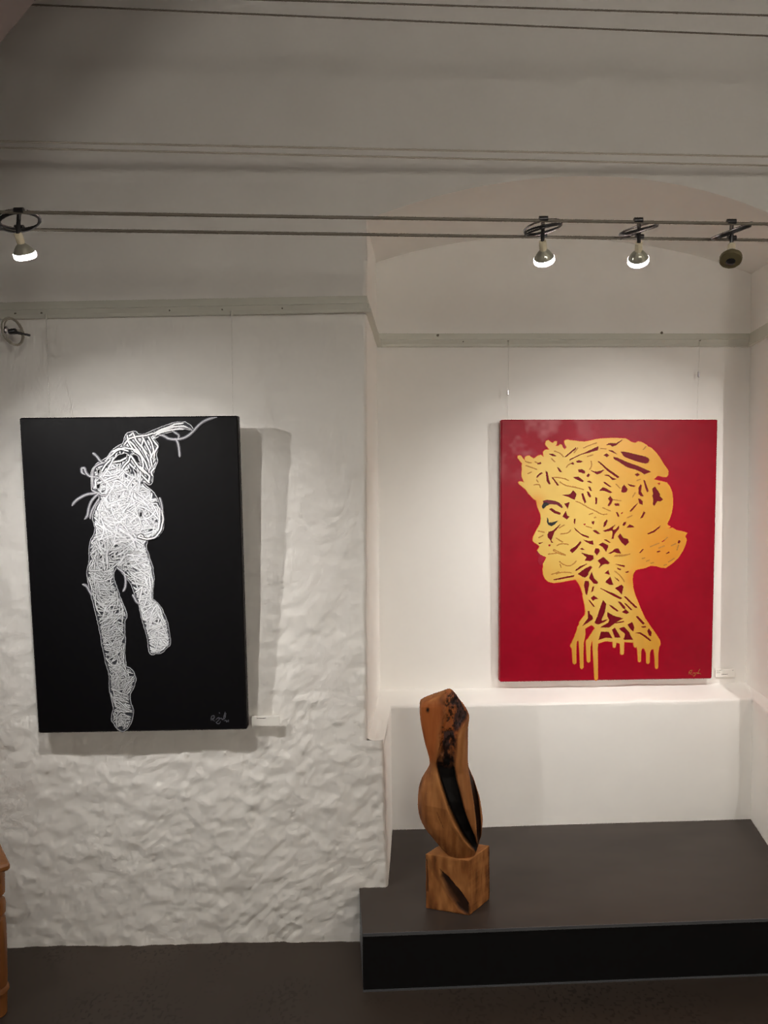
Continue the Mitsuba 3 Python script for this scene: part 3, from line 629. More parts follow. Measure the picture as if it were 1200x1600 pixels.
# thin tan scratches and shaded creases on the gold
scr = [(TD, '590,850 700,920'), (TD, '600,990 700,955 810,970'), (TD, '670,770 790,755 860,700'), (TD, '640,660 740,600'), (TD, '540,1060 640,1110 760,1165'), (TD, '440,1150 600,1130'), (TD, '250,715 360,740'), (TD, '260,840 340,800'), (TG, '530,450 600,500 690,530 840,440'), (TG, '380,690 520,640'), (TG, '470,680 600,650 750,660'), (TG, '410,240 500,290 640,330'), (TG, '560,560 540,500'), (TE, '0,160 100,200 230,280 370,345 500,405 580,400'), (TE, '500,280 640,340'), (TE, '700,130 840,150'), (TE, '190,630 290,655'), (TE, '250,405 310,385'), (TE, '340,465 370,460'), (TE, '970,465 1040,430'), (TE, '740,1170 900,1165 1010,1145'), (TH, '720,225 850,225 1010,185'), (TH, '725,510 810,580 900,700'), (TA, '260,570 380,610 460,640'), (TA, '430,500 520,540'), (TA, '300,720 360,690'), (TA, '410,930 500,925 530,980'), (TA, '740,440 800,500'), (TA, '1020,600 1050,560 1150,520'), (TA, '790,300 880,330 960,400'), (TA, '780,790 960,810 1060,850'), (TA, '900,880 1040,950 1190,970'), (TA, '460,840 490,880'), (TA, '245,485 300,510 360,515'), (TB, '260,240 400,180 500,145'), (TB, '330,400 430,370'), (TB, '400,490 410,560 370,640'), (TB, '0,960 130,985 260,1020'), (TB, '80,330 150,240'), (TB, '580,250 680,255'), (TB, '870,920 940,990'), (TC, '300,270 350,210'), (TC, '100,1160 150,1080'), (TC, '180,850 240,830'), (TF, '430,770 500,740 590,705'), (TF, '700,640 750,595'), (TF, '590,795 690,755'), (TF, '830,750 910,715'), (TF, '930,830 960,740'), (TF, '775,1055 880,990'), (TF, '360,1040 410,1020'), (TF, '440,1080 490,1070'), (TF, '280,990 330,980'), (TF, '0,225 90,185'), (TF, '690,1120 730,1105')]
gs = []
for o, t in scr:
    q = smooth_line([rd.loc(*p) for p in q12(o, t)], 12)
    g = LineString(q).buffer(0.85 * PXR, cap_style=1).intersection(gold_cut)
    if g.area > 0: gs.append(g)
scene['m_scratch'] = twosided(principled(srgb(158, 108, 46), 0.5, 0.3))
add('scratch_lines', flat(unary_union(gs), 0.0016, 0.0020, rd), 'm_scratch', pr, kind='stuff', label='thin brown creases drawn on the gold')
scene['m_brow_black'] = twosided(principled(srgb(16, 15, 16), 0.45, 0.4))
scene['m_brow_red'] = twosided(principled(srgb(92, 14, 30), 0.5, 0.3))
P12 = lambda o, t: Polygon([rd.loc(*p) for p in q12(o, t)]).buffer(0)
add('eyebrow', flat(P12(TD, '340,150 420,130 560,150 640,180 680,220 714,274 690,288 600,225 500,212 430,215 345,215'), 0.0016, 0.0019, rd), 'm_brow_red', pr, label='dark red eyebrow')
add('eyebrow', flat(P12(TD, '318,245 345,195 380,178 430,192 466,215 400,250 345,304 322,272'), 0.0019, 0.0022, rd), 'm_brow_black', pr, label='black inner end of the eyebrow')
add('eyelashes', flat(P12(TD, '412,465 438,490 446,556 520,553 624,518 560,592 500,626 440,602 414,560'), 0.0016, 0.0022, rd), 'm_brow_black', pr, label='black lashes of the closed eye')
scene['m_lip'] = twosided(principled(srgb(140, 14, 38), 0.5, 0.3))
add('lips', flat(P12(TG, '150,345 240,350 275,370 255,420 215,490 218,520 160,515 125,440 130,380').union(P12(TG, '110,245 130,275 180,325 230,345 150,345 100,300')), 0.0, 0.0010, rd), 'm_lip', pr, label='faint pink lips')
scene['m_sig_gold'] = twosided(principled(srgb(150, 84, 46), 0.5, 0.3))
signature(rd, [[(1076, 1054), (1078, 1048), (1081, 1047), (1080, 1051), (1077, 1051), (1083, 1055)], [(1082, 1053), (1085, 1051), (1086, 1055), (1083, 1057), (1088, 1053)], [(1086, 1052), (1089, 1051), (1090, 1053), (1092, 1048), (1094, 1045)], [(1091, 1053), (1093, 1052), (1095, 1054)]], 'm_sig_gold', pr, 1.2, PXR)

# hanging lines and their hooks
def hanger(px, py_rail, py_top, plane, cv, txt, hook_py=None):
    a = at_y(px, py_rail, plane[0] - 0.028, plane[1])
    l = cv.loc(px, py_top); b = cv.xform([l[0], cv.h / 2 - 0.004, -cv.thick * 0.6])
    k = thing('hanging_line', txt, 'hanging wire')
    pts = [a + (b - a) * t for t in np.linspace(0, 1, 6)]
    add('line', tube(pts, 0.0007, 6), 'm_nylon', k, smooth=True)
    m = trimesh.creation.cylinder(0.0035, 0.016, sections=12); m.apply_translation(a + [0, 0, 0.004]); add('end_piece', m, 'm_rail', k, smooth=30)
    if hook_py:
        p = a + (b - a) * (hook_py - py_rail) / (py_top - py_rail)
        h = box(-0.003, 0.003, -0.004, 0.004, -0.012, 0.012, 0.001); h.apply_translation(p)
        add('hook', h, 'm_chrome', k)
hanger(72, 497, 652, (RW, WK), bk, 'thin pale hanging line at the left of the black painting')
hanger(362, 492, 650, (RW, WK), bk, 'thin pale hanging line at the right of the black painting')
hanger(795, 538, 656, (ND, NK), rd, 'thin hanging line with a low hook at the left of the red painting', 612)
hanger(1093, 538, 655, (ND, NK), rd, 'thin hanging line with a high bright hook at the right of the red painting', 584)

# label cards beside the paintings
def card(x0, y0, x1, y1, d, k, txt, lines):
    a, b = at_y(x0, y1, d, k), at_y(x1, y0, d, k)
    t = thing('label_card', txt, 'label card')
    c = (a + b) / 2; w, h = b[0] - a[0], b[2] - a[2]
    rz = trimesh.transformations.rotation_matrix(math.atan(k), [0, 0, 1])
    m = box(-w / 2, w / 2, -0.002, 0.002, -h / 2, h / 2, 0.0006); m.apply_transform(rz); m.apply_translation(c); add('card', m, 'm_card', t)
    for (u0, u1, v) in lines:
        m = box(-w / 2 + u0 * w, -w / 2 + u1 * w, -0.0025, -0.0019, h / 2 - v * h - 0.0009, h / 2 - v * h + 0.0009); m.apply_transform(rz); m.apply_translation(c)
        add('printed_line', m, 'm_ink', t)
card(393, 1118.5, 436.5, 1134.5, WD - 0.028, WK, 'small white label card on the rough wall beside the black painting', ((0.2, 0.52, 0.2),))
card(1117.6, 1045, 1148, 1058, ND - 0.009, NK, 'small white label card in the niche beside the red painting', ((0.06, 0.33, 0.18), (0.06, 0.28, 0.42), (0.3, 0.62, 0.66), (0.86, 0.93, 0.18)))

# ---------------------------------------------------------------- cables and spotlights
def cable(p, q, rad, mat, txt, grp=None):
    a, b = np.array(p, float), np.array(q, float)
    pts = []
    for t in np.linspace(0, 1, 25):
        c = a + (b - a) * t; c = c + [0, 0, -0.004 * 4 * t * (1 - t)]; pts.append(c)
    k = key_for('cable'); labels[k] = {}
    scene[k] = mikit.ply(tube(pts, rad, 8), mat, smooth=True)
    note(k, txt, 'cable', grp)
def cable_px(pl_, pr_, z0, rad, mat, txt):
    """a straight cable at height z0 over the two pixels, drawn out to the side walls"""
    a, b = at_z(*pl_, z0), at_z(*pr_, z0)
    d = (b - a) / (b[0] - a[0])
    p, q = a + d * (-3.19 - a[0]), a + d * (3.39 - a[0])
    cable(p, q, rad, mat, txt)
    return p, q
ZL = 2.235
Lnear = cable_px((0, 328.5), (1200, 347.5), ZL, 0.0037, 'm_cable', 'nearer cable of the pair carrying the row of spotlights, upper one in the picture')
Lfar = cable_px((0, 355.5), (1200, 373), ZL, 0.0037, 'm_cable', 'farther cable of the pair carrying the row of spotlights, lower one in the picture')
cable_px((0, -16), (1200, 22), 2.86, 0.0022, 'm_cable', 'topmost thin dark cable under the vault')
cable_px((0, 3), (1200, 54), 2.86, 0.0022, 'm_cable', 'second thin dark cable from the top under the vault')
cable_px((0, 219), (1200, 243), 2.66, 0.0030, 'm_pale_line', 'upper of two faint pale lines below the top pair')  # two faint pale lines, drawn as thin tubes
cable_px((0, 229), (1200, 257), 2.66, 0.0030, 'm_pale_line', 'lower of two faint pale lines below the top pair')

def on_pair(px):
    """the point midway between the two lamp cables over the pixel column px"""
    out = []
    for p, q in (Lnear, Lfar):
        t = np.linspace(0, 1, 2001)[:, None]; c = p + (q - p) * t
        w = (c - EYE) @ FWD; x = 600 + F * ((c - EYE) @ RIGHT) / w
        out.append(c[np.argmin(np.where(w > 0.2, abs(x - px), 1e9))])
    return (out[0] + out[1]) / 2, out

def glow_shape(mesh, rad):
    return {**mikit.ply(mesh, 'm_glow', smooth=True), 'emitter': {'type': 'area', 'radiance': {'type': 'rgb', 'value': [rad * c for c in (1, 0.95, 0.86)]}}}

lamp_no = [0]
def spotlight(base, ends, target, txt, on=True, gain=1.0, tilt=(0.2, 0.1), half=29, drop=0.045, grp=None, shift=(0, 0)):
    k = thing('spotlight', txt, 'spotlight', grp)
    base = np.array(base, float)
    rr = np.random.default_rng(100 + lamp_no[0])
    head = base + [shift[0], shift[1], -drop]
    d = np.array(target, float) - head; d /= np.linalg.norm(d)
    # ring of bent rods round the middle
    for j, (r, dz, ph) in enumerate(((0.044, 0.004, 0.0), (0.041, -0.003, 0.9), (0.0425, 0.0, 2.0))):
        a = np.linspace(0, 2 * math.pi, 40, endpoint=False)
        tx, ty = tilt[0] + rr.normal(0, 0.07), tilt[1] + rr.normal(0, 0.07)
        ring = np.stack([r * np.cos(a), r * np.sin(a), dz + r * (tx * np.cos(a) + ty * np.sin(a))], -1) + base + [0, 0, -0.004]
        add('ring', tube(ring, 0.0024, 8, True), 'm_dark_metal' if j else 'm_chrome', k, smooth=True)
    for e in ends:
        m = trimesh.creation.cylinder(0.0065, 0.020, sections=16); m.apply_transform(trimesh.geometry.align_vectors([0, 0, 1], [1, 0, 0])); m.apply_translation(e)
        add('clamp', m, 'm_dark_metal', k, smooth=30)
    bar = tube([ends[0] + (ends[1] - ends[0]) * t for t in (0, 0.33, 0.66, 1)], 0.003, 8)
    add('crossbar', bar, 'm_dark_metal', k, smooth=True)
    add('stem', tube([base + [0, 0, 0.012], base * 0.5 + head * 0.5 - d * 0.008, head - d * 0.012], [0.0045, 0.0045, 0.004], 10), 'm_dark_metal', k, smooth=True)
    R = np.eye(4); R[:3, :3] = frame_to(d)[:3, :3]; R[:3, 3] = head
    soc = lathe([(0, -0.014), (0.0085, -0.014), (0.009, 0.006), (0.0075, 0.010), (0, 0.010)], 20).apply_transform(R)
    add('socket', soc, 'm_ceramic', k, smooth=35)
    prof = [(0.0075, 0.008)] + [(0.0075 + 0.0165 * (t ** 0.55), 0.010 + 0.022 * t) for t in np.linspace(0.02, 1, 10)]
    prof2 = prof + [(r - 0.0012, z) for r, z in prof[::-1]] + [prof[0]]
    add('reflector', lathe(prof2, 32).apply_transform(R), 'm_reflector', k, smooth=40)
    lens = lathe([(0.0235, 0.028), (0.0252, 0.030), (0.0255, 0.038), (0.024, 0.041), (0.014, 0.0435), (0, 0.0445)], 32).apply_transform(R)
    lens.fix_normals()
    if on:
        if (lens.face_normals * (lens.triangles_center - (head + d * 0.03))).sum(1).mean() < 0: lens.invert()
        add('lens', None, None, k, shape=glow_shape(lens, 9.0), label='glowing front glass')
        o = (head + d * 0.060).tolist(); t = (head + d * 1.0).tolist()
        up = [1.0, 0.0, 0.0]
        for nm, inten, cut, bw in (('beam', BEAM * gain, half, half * 0.12), ('spill', SPILL * gain, 62, 18)):
            scene[f'light_{lamp_no[0]}_{nm}'] = {'type': 'spot', 'to_world': T().look_at(origin=o, target=t, up=up), 'cutoff_angle': float(cut), 'beam_width': float(bw), 'intensity': {'type': 'rgb', 'value': [inten * c for c in LAMP_COLOR]}}
    else:
        add('lens', lens, 'm_lens_off', k, smooth=40, label='unlit front glass')
        bu = lathe([(0, 0.0446), (0.009, 0.0440), (0.0105, 0.0452), (0.006, 0.0475), (0, 0.048)], 20).apply_transform(R); add('burner', bu, 'm_dark_metal', k, smooth=40)
    lamp_no[0] += 1
    return k

BT = bk.c + [0.0, 0.0, -0.18]; RT = rd.c + [0.0, 0, -0.18]
b0, e0 = on_pair(30); spotlight(b0, e0, BT + [0.05, 0, 0], 'lit spotlight on the cable pair above the black painting, at the left edge', gain=0.80, half=42, tilt=(0.25, -0.1))
b1, e1 = on_pair(848); spotlight(b1, e1, RT + [-0.15, -0.1, -0.2], 'lit spotlight on the cable pair, first of the three above the niche, pointing down', gain=0.68, half=41)
b2, e2 = on_pair(998); spotlight(b2, e2, RT + [0.05, -0.05, 0], 'lit spotlight in the middle of the three above the niche, aimed at the red painting', gain=0.68, half=39, tilt=(0.3, 0.25))
b3, e3 = on_pair(1143); spotlight(b3, e3, b3 + np.array([-0.25, -0.45, -0.8]), 'unlit spotlight at the right end of the three above the niche', on=False, tilt=(0.3, 0.25))
b4, e4 = on_pair(-460); spotlight(b4, e4, BT + [0.25, 0, 0.0], 'lit spotlight on the cable pair, outside the frame on the left', gain=0.95, half=42)
b5, e5 = on_pair(1560); spotlight(b5, e5, RT + [0.0, 0, 0.0], 'lit spotlight on the cable pair, outside the frame on the right', gain=1.3, half=40)

def arm_lamp():
    """unlit lamp on a short arm, cut by the left edge of the frame: a hoop with a dark stem through it"""
    k = thing('spotlight', 'unlit wire hoop spotlight just below the hanging rail, cut off by the left edge', 'spotlight')
    c = at_y(14, 518, 2.30, 0)
    wall = wall_y(c[0]) - 0.02
    a = np.linspace(0, 2 * math.pi, 40, endpoint=False)
    for r, dy, sx in ((0.044, 0.0, 0.62), (0.041, 0.004, 0.50)):
        add('ring', tube(np.stack([c[0] + sx * r * np.cos(a) + 0.012 + 0.2 * r * np.sin(a) * -1, c[1] + dy + 0.3 * r * np.cos(a), c[2] + r * np.sin(a)], -1), 0.0026, 8, True), 'm_hoop', k, smooth=True)
    add('stem', tube([c + [0.008, 0, 0], c + [0.03, 0.01, -0.004], c + [0.058, 0.02, -0.009]], [0.006, 0.004, 0.0035], 10), 'm_dark_metal', k, smooth=True)
    add('arm', tube([c + [-0.004, 0.0, 0.0], c + [-0.02, 0.06, 0.02], np.array([c[0] - 0.03, wall, c[2] + 0.03])], 0.0035, 8), 'm_hoop', k, smooth=True)
    m = trimesh.creation.icosphere(3, 0.0085); m.vertices *= [0.8, 1, 1.5]; m.apply_translation(c + [-0.003, -0.012, 0.002]); add('bulb', m, 'm_chrome', k, smooth=True)
    m = trimesh.creation.cylinder(0.009, 0.02, sections=20); m.apply_transform(trimesh.geometry.align_vectors([0, 0, 1], [1, 0, 0.1])); m.apply_translation(c + [0.012, 0, 0]); add('socket', m, 'm_dark_metal', k, smooth=30)
scene['m_hoop'] = twosided(principled(srgb(150, 144, 132), 0.3, 0.6, 0.4))
arm_lamp()

# ---------------------------------------------------------------- unseen globe lamps behind the viewer, placed to raise the ambient light
UNSEEN_GLOBE = 35.0
for x, y, z, w in ((0.45, -0.9, 1.95, 'left'), (1.45, -1.0, 1.95, 'right')):
    k = thing('unseen_globe_lamp', f'unseen white globe lamp behind the viewer, raising the ambient light, {w} of the two', 'lamp')
    m = trimesh.creation.icosphere(3, 0.18); m.apply_translation((x, y, z))
    add('globe', None, None, k, shape={**mikit.ply(m, 'm_glow', smooth=True), 'emitter': {'type': 'area', 'radiance': {'type': 'rgb', 'value': [UNSEEN_GLOBE * c for c in (1.0, 0.935, 0.83)]}}})
    add('rod', tube([(x, y, z + 0.175), (x, y, TOPZ)], 0.006, 8), 'm_dark_metal', k, smooth=True)

# ---------------------------------------------------------------- wooden sculpture on the platform
SY0 = (630, 1060); SS = 697 / 170.0
def sp(x, y): return SY0[0] + x / SS, SY0[1] + y / SS
pF, pL, pR = at_z(*sp(425, 1522), PH), at_z(*sp(143, 1474), PH), at_z(*sp(560, 1412), PH)
e1, e2 = pL - pF, pR - pF
side_a = np.linalg.norm(e1); e1 = e1 / side_a
e2p = np.array([-e1[1], e1[0], 0.0]);  e2p = e2p if e2p @ e2 > 0 else -e2p
side_b = np.linalg.norm(e2); e2p = e2 / side_b          # hand cut, not quite square
def top_z(px, py, xy):   # height over the ground point xy that projects to py
    lo, hi = PH, PH + 0.6
    for _ in range(40):
        mid = (lo + hi) / 2; w = (np.array([xy[0], xy[1], mid]) - EYE); row = 800 - F * (w @ UP) / (w @ FWD)
        lo, hi = (mid, hi) if row > py else (lo, mid)
    return lo
BH = top_z(*sp(405, 1165), pF) - PH
sc_t = thing('wooden_sculpture', 'carved brown wood torso on a square wooden block, standing on the platform', 'sculpture')
def wood_bump(p, n, uv): return 0.0010 * fbm(p.x * 40 + p.z * 8, p.y * 40, p.z * 10, 3)
scene['m_wood'] = twosided(bump(wood_bump, principled({'type': 'mesh_attribute', 'name': 'vertex_color'}, 0.6, 0.2)))
W_MID, W_LIGHT, W_DARK, W_BLACK, W_RED = (np.array(srgb(*c)) for c in ((140, 86, 46), (178, 122, 72), (92, 54, 30), (22, 13, 10), (168, 88, 42)))
def lerp(a, b, t): return a + (b - a) * np.clip(t, 0, 1)[:, None]
def block():
    n = 44
    m = trimesh.creation.box(extents=(1, 1, 1))
    vs, fs, o = [], [], 0
    for ax in range(3):
        for sgn in (-1, 1):
            g = grid(lambda u, v: np.stack([u - 0.5, v - 0.5, u * 0 + 0.5 * sgn], -1), n, n)
            p = np.roll(g.vertices, ax + 1, axis=1); vs.append(p); fs.append(g.faces + o); o += len(p)
    v = np.vstack(vs); f = np.vstack(fs)
    # local axes: 0 along the left edge, 1 along the right edge, 2 up; origin at the front corner
    q = v + 0.5
    col = np.repeat(W_MID[None], len(v), 0)
    gr = meshkit.fbm(np.stack([q[:, 0] * 9, q[:, 1] * 9, q[:, 2] * 2.2], -1), 4, 3)
    col = lerp(col, W_LIGHT, (gr - 0.45) * 3); col = lerp(col, W_DARK, (0.42 - gr) * 4)
    a, b, h = q[:, 0] * side_a, q[:, 1] * side_b, q[:, 2] * BH
    rib = meshkit.fbm(np.stack([h * 120, a * 12, b * 12], -1), 2, 8)
    fr = b < 1e-6                                               # the broad left face
    dep = np.zeros(len(v))
    # long dark inclusion running down to the front corner, and the edge scars
    L_, H_ = q[:, 0], q[:, 2]
    cx = 0.62 - 0.60 * (0.70 - H_) / 0.68
    wv = np.interp(H_, [0.02, 0.10, 0.35, 0.62, 0.74], [0.08, 0.19, 0.18, 0.11, 0.02]) + 0.03 * (meshkit.fbm(np.stack([H_ * 9, H_ * 0, L_ * 4], -1), 2, 2) - 0.5)
    inc = np.where(fr & (H_ < 0.76), np.clip((wv - abs(L_ - cx)) / 0.025, 0, 1), 0)
    dep += inc * 0.010
    dk = meshkit.fbm(np.stack([L_ * 14, H_ * 9, q[:, 1]], -1), 3, 6)
    col = lerp(col, W_BLACK * 1.8 + W_DARK * 0.25 * dk[:, None], inc)
    band = np.where(fr, np.clip((0.10 - abs(L_ - (cx + 0.16))) / 0.05, 0, 1) * (H_ > 0.2), 0)
    col = lerp(col, W_DARK * 1.15, band * 0.45)
    scar = np.where(fr & (H_ < 0.9) & (H_ > 0.3), np.clip((0.055 + 0.05 * (0.9 - H_) - (1 - L_)) / 0.03, 0, 1), 0); dep += scar * 0.004; col = lerp(col, W_DARK, scar)
    rf = q[:, 0] < 1e-6
    rs = np.where(rf, np.clip((q[:, 1] - 0.88) / 0.04, 0, 1), 0); col = lerp(col, W_DARK * 0.8, rs); dep += rs * 0.002
    col = lerp(col, W_LIGHT * 1.05, np.where(rf, 0.35 * (rib - 0.3) * 2, 0))
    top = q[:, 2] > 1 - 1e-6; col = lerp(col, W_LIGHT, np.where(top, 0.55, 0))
    # soften the edges, chisel waviness
    c = q - 0.5; edge = np.sort(0.5 - abs(c), axis=1)[:, 1]
    pull = np.clip(1 - edge / 0.035, 0, 1) ** 2 * 0.018
    pos = c * (1 - pull[:, None])
    ext = np.array([side_a, side_b, BH])
    pos = pos * ext
    nrm = np.where(abs(abs(c) - 0.5) < 1e-6, np.sign(c), 0.0); nrm /= np.linalg.norm(nrm, axis=1, keepdims=True)
    wob = (meshkit.fbm(q * 7, 3, 12) - 0.5) * 0.003
    pos = pos - nrm * (dep + wob * (edge > 0.02))[:, None]
    pos[:, 2] = np.maximum(pos[:, 2], -BH / 2)
    mid = pF + e1 * side_a / 2 + e2p * side_b / 2 + [0, 0, BH / 2]
    w = mid + pos[:, :1] * e1 + pos[:, 1:2] * e2p + pos[:, 2:3] * [0, 0, 1]
    t = trimesh.Trimesh(w, f, process=False)
    if np.dot(t.face_normals[len(t.faces) - 1], t.triangles_center[-1] - mid) < 0: t.invert()
    return t, col
bm, bc = block()
add('base_block', bm, 'm_wood', sc_t, smooth=True, color=bc, label='square block with a dark diagonal inclusion')

def torso():
    mid = pF + e1 * side_a / 2 + e2p * side_b / 2
    yc = mid[1]
    sil = np.array([(70, 292, 304), (76, 270, 316), (90, 236, 328), (110, 180, 345), (126, 138, 354), (142, 110, 366), (160, 106, 378), (180, 105, 396), (205, 105, 412), (240, 107, 425), (300, 115, 414), (400, 136, 413), (500, 165, 412), (560, 172, 416), (600, 150, 432), (650, 118, 455), (700, 102, 470), (760, 95, 490), (830, 94, 500), (880, 104, 507), (940, 134, 503), (1000, 184, 494), (1050, 224, 480), (1085, 258, 468), (1115, 285, 455)], float)
    Yr = np.concatenate([np.linspace(70, 160, 24, endpoint=False), np.linspace(160, 1115, 210)])
    xl, xr = np.interp(Yr, sil[:, 0], sil[:, 1]), np.interp(Yr, sil[:, 0], sil[:, 2])
    from scipy.ndimage import gaussian_filter1d
    xl[24:] = gaussian_filter1d(xl[24:], 3, mode='nearest'); xr[24:] = gaussian_filter1d(xr[24:], 3, mode='nearest')
    zrow = np.array([at_y(*sp(300, y), yc)[2] for y in Yr]); zbase = PH + BH - 0.004
    zrow = np.maximum(zrow, zbase)
    Xl = np.array([at_y(*sp(a, y), yc)[0] for a, y in zip(xl, Yr)]); Xr = np.array([at_y(*sp(a, y), yc)[0] for a, y in zip(xr, Yr)])
    m = abs(at_y(*sp(400, 600), yc)[0] - at_y(*sp(300, 600), yc)[0]) / 100      # metres per crop pixel
    nphi = 260
    phi = np.linspace(0, 2 * math.pi, nphi, endpoint=False)
    V, C = [], []
    G1 = np.array([(70, 300, 20, .000), (100, 305, 42, .008), (160, 330, 58, .016), (220, 335, 66, .022), (280, 300, 50, .022), (340, 282, 44, .022), (420, 272, 46, .026), (520, 262, 54, .036), (620, 284, 50, .052), (750, 322, 46, .056), (850, 360, 40, .054), (950, 405, 34, .046), (1010, 436, 22, .030), (1050, 455, 10, .010), (1080, 462, 3, 0)])
    G2 = np.array([(540, 412, 0, 0), (580, 421, 6, .012), (650, 440, 15, .022), (750, 456, 17, .028), (850, 466, 16, .028), (950, 472, 15, .024), (1010, 476, 11, .014), (1050, 470, 5, .004), (1090, 465, 0, 0)])
    for i, Y in enumerate(Yr):
        c, w = (Xl[i] + Xr[i]) / 2, (Xr[i] - Xl[i]) / 2
        dep = np.interp(Y, [70, 110, 160, 300, 560, 760, 900, 1000, 1115], [.012, .035, .050, .056, .060, .092, .088, .075, .055])
        u = np.cos(phi)
        sn = np.sin(phi)
        x = c + w * np.sign(u) * abs(u) ** 0.85
        fy = -np.sign(sn) * abs(sn) ** 0.8 * dep               # phi in (0, pi): the front (towards the viewer, -y)
        X = xl[i] + (x - Xl[i]) / max(Xr[i] - Xl[i], 1e-6) * (xr[i] - xl[i])  # crop pixel
        front = np.clip(sn * 3, 0, 1)
        # groove 1 and 2
        g1c, g1w, g1d = (np.interp(Y, G1[:, 0], G1[:, k]) for k in (1, 2, 3))
        g2c, g2w, g2d = (np.interp(Y, G2[:, 0], G2[:, k]) for k in (1, 2, 3))
        soft = np.interp(Y, [70, 300, 520, 700], [60, 34, 14, 10])
        nx = (meshkit.fbm(np.stack([X * 0.02, X * 0 + Y * 0.02, X * 0], -1), 3, 5) - 0.5)
        m1 = np.clip((g1w - abs(X - g1c) + nx * np.interp(Y, [70, 300, 500], [40, 30, 4])) / soft + 0.5, 0, 1) if g1w > 0 else X * 0
        m2 = np.clip((g2w - abs(X - g2c)) / 8 + 0.5, 0, 1) * (g2w > 1)
        rough = (meshkit.fbm(np.stack([X * 0.035, X * 0 + Y * 0.022, X * 0], -1), 3, 15) - 0.5) * 0.012 * np.interp(Y, [70, 480, 560], [1, 1, 0.2])
        y = fy + front * (m1 * (g1d + rough) + m2 * g2d)
        # a planed left cheek above and the proud strip to the right of the hollow
        cheek = np.clip((g1c - g1w - X) / 40, 0, 1) * np.interp(Y, [90, 160, 480, 560], [0, 1, 1, 0])
        y = y + front * cheek * np.clip(-0.042 - y, -1, 1) * 0.65
        strip = np.exp(-((X - (g1c + g1w + 36 - 0.02 * max(Y - 600, 0))) / 34) ** 2) * np.interp(Y, [250, 300, 900, 1030], [0, 1, 1, 0])
        y = y - front * strip * 0.013
        lip = np.exp(-((X - np.interp(Y, [120, 200, 240, 290], [372, 404, 404, 360])) / 14) ** 2) * np.interp(Y, [90, 140, 250, 300], [0, 1, 1, 0])
        y = y - front * lip * 0.010
        # the fold that sweeps down the left flank
        ridge = np.exp(-((X - np.interp(Y, [520, 640, 860, 1050], [188, 226, 306, 430])) / 16) ** 2) * np.interp(Y, [500, 580, 980, 1060], [0, 1, 1, 0])
        y = y - front * ridge * 0.006
        bowl = np.exp(-((X - np.interp(Y, [600, 800, 1000], [168, 190, 290])) / 46) ** 2) * np.interp(Y, [580, 680, 860, 980], [0, 1, 1, 0])
        y = y + front * bowl * 0.010
        y = y + (meshkit.fbm(np.stack([X * 0.012, X * 0 + Y * 0.007, sn * 2], -1), 3, 25) - 0.5) * 0.004
        V.append(np.stack([x, yc + y, np.full(nphi, zrow[i])], -1))
        gr = meshkit.fbm(np.stack([X * 0.045, X * 0 + Y * 0.006, sn * 3], -1), 4, 33)
        col = np.repeat(W_MID[None], nphi, 0)
        col = lerp(col, W_LIGHT, (gr - 0.5) * 2.6); col = lerp(col, W_DARK, (0.45 - gr) * 4)
        col = lerp(col, W_RED, cheek * front * 0.6)
        col = lerp(col, W_LIGHT, bowl * front * 0.35)
        col = lerp(col, W_LIGHT * 1.1, np.maximum(ridge * 0.7, strip * 0.3) * front)
        mott = meshkit.fbm(np.stack([X * 0.03, X * 0 + Y * 0.018, X * 0], -1), 4, 41)
        up = np.interp(Y, [70, 400, 560], [1, 1, 0])
        inside = np.clip(m1 * 1.6, 0, 1) * front
        dk = np.clip((mott - 0.42) * 6 + (X - g1c + 20) / 140, 0, 1) * up + (1 - up)
        col = lerp(col, W_RED * 0.8, inside * up * 0.7)
        tb_ = np.clip((Y - 430 + 260 * (mott - 0.5)) / 110, 0, 1)[:, None]; bark = np.array(srgb(64, 42, 38)) * (1 - tb_) + W_BLACK * 0.6 * tb_
        col = lerp(col, bark, inside * dk)
        flk = meshkit.fbm(np.stack([X * 0.09, X * 0 + Y * 0.06, X * 0], -1), 3, 43)
        col = lerp(col, W_BLACK, inside * up * np.clip((flk - 0.5) * 9, 0, 1) * 0.85)
        col = lerp(col, W_BLACK, m2 * front * 0.95)
        kn = np.clip(1.4 - np.hypot((X - 152) / 11, (Y - 176) / 17), 0, 1); col = lerp(col, W_BLACK * 1.3, kn * front)
        ck = np.clip(1 - abs(X - (205 + (Y - 790) * 0.42)) / 4, 0, 1) * (790 < Y < 890); col = lerp(col, W_DARK * 0.6, ck * front * 0.8)
        C.append(np.clip(col, 0.004, 1))
    n = len(Yr); v = np.vstack(V); cl = np.vstack(C)
    i = np.arange(n * nphi).reshape(n, nphi); j = np.roll(i, -1, axis=1)
    f = np.concatenate([np.stack([i[:-1], i[1:], j[1:]], -1).reshape(-1, 3), np.stack([i[:-1], j[1:], j[:-1]], -1).reshape(-1, 3)])
    tc, bc_ = len(v), len(v) + 1
    v = np.vstack([v, v[:nphi].mean(0), v[-nphi:].mean(0)]); cl = np.vstack([cl, cl[:nphi].mean(0), cl[-nphi:].mean(0)])
    f = np.vstack([f, np.stack([np.full(nphi, tc), i[0], j[0]], -1), np.stack([np.full(nphi, bc_), j[-1], i[-1]], -1)])
    t = trimesh.Trimesh(v, f, process=False)
    if t.volume < 0: t.invert()
    return t, cl
tm, tcol = torso()
add('torso', tm, 'm_wood', sc_t, smooth=True, color=tcol, label='hollowed and twisted torso with a dark cleft')

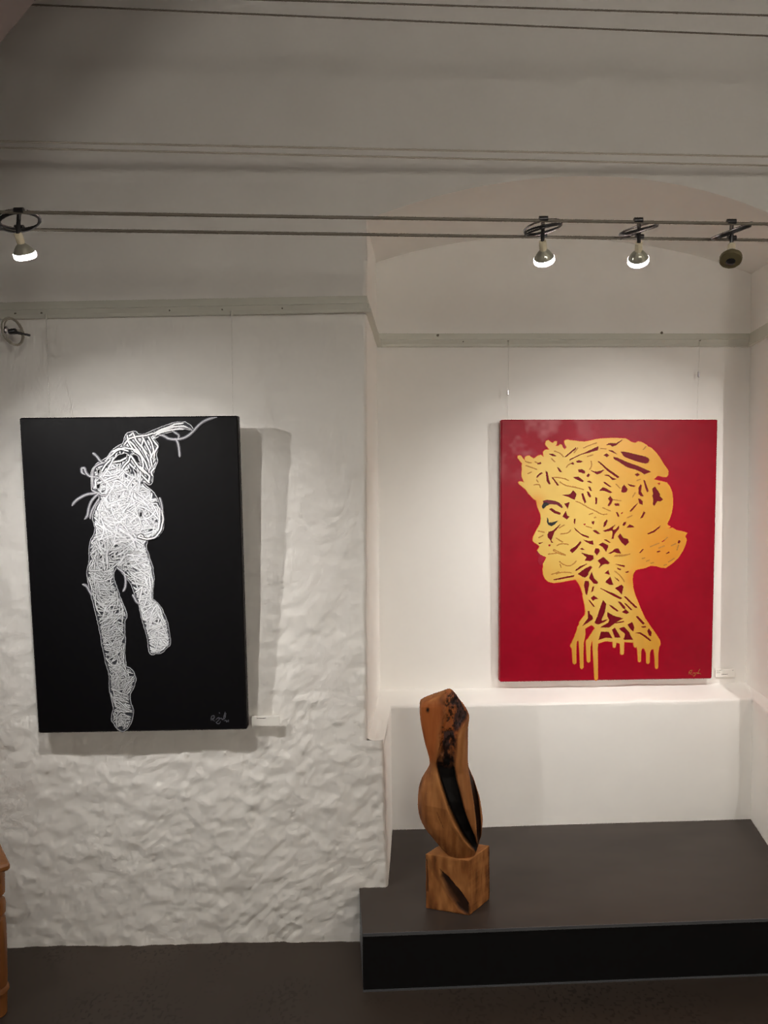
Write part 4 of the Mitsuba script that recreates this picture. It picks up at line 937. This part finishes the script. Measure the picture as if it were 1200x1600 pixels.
# ---------------------------------------------------------------- side table at the left edge
def wood_table(p, n, uv):
    t = fbm(p.x * 6 + p.z * 1.5, p.y * 40, p.z * 5, 4)
    return mix(srgb(96, 54, 26), srgb(150, 96, 46), t)
scene['m_table'] = twosided(principled(proc(wood_table), 0.42, 0.45))
tb = thing('side_table', 'low brown wooden table with turned legs, cut off by the left edge', 'table')
foot = at_z(4, 1571, 0.0); tz = at_y(16, 1345, foot[1] - 0.03)[2]
xr_t = at_y(17.5, 1350, foot[1] - 0.04)[0]; yf_t = foot[1] - 0.045
TW, TD_ = 0.70, 0.29
corner = np.array([xr_t, yf_t, 0.0])
TURN = trimesh.transformations.rotation_matrix(math.radians(38), [0, 0, 1])
TURN[:3, 3] = corner
def tadd(name, m, smooth):
    m.apply_transform(TURN); add(name, m, 'm_table', tb, smooth=smooth)
lr = 0.030
h = tz - 0.022
leg_prof = [(0, 0), (0.022, 0), (0.026, 0.004), (0.027, 0.055), (0.029, 0.070), (0.034, 0.078), (0.033, 0.086), (0.028, 0.092), (0.030, 0.12), (0.031, h * 0.60), (0.029, h * 0.66), (0.023, h * 0.675), (0.023, h * 0.685), (0.030, h * 0.70), (0.031, h * 0.76), (0.029, h * 0.785), (0.022, h * 0.80), (0.022, h * 0.815), (0.030, h * 0.835), (0.031, h), (0, h)]
tadd('table_top', box(-TW, 0, 0, TD_, tz - 0.022, tz, 0.006), 20)
inset = 0.040
for dx in (-inset, -TW + inset):
    for dy in (inset, TD_ - inset):
        m = lathe(leg_prof, 28); m.apply_translation((dx, dy, 0)); tadd('leg', m, 35)
tadd('apron', box(-TW + inset, -inset, inset - 0.011, inset + 0.011, tz - 0.085, tz - 0.022, 0.002), 20)
tadd('apron', box(-TW + inset, -inset, TD_ - inset - 0.011, TD_ - inset + 0.011, tz - 0.085, tz - 0.022, 0.002), 20)
tadd('apron', box(-inset - 0.011, -inset + 0.011, inset, TD_ - inset, tz - 0.085, tz - 0.022, 0.002), 20)
tadd('apron', box(-TW + inset - 0.011, -TW + inset + 0.011, inset, TD_ - inset, tz - 0.085, tz - 0.022, 0.002), 20)
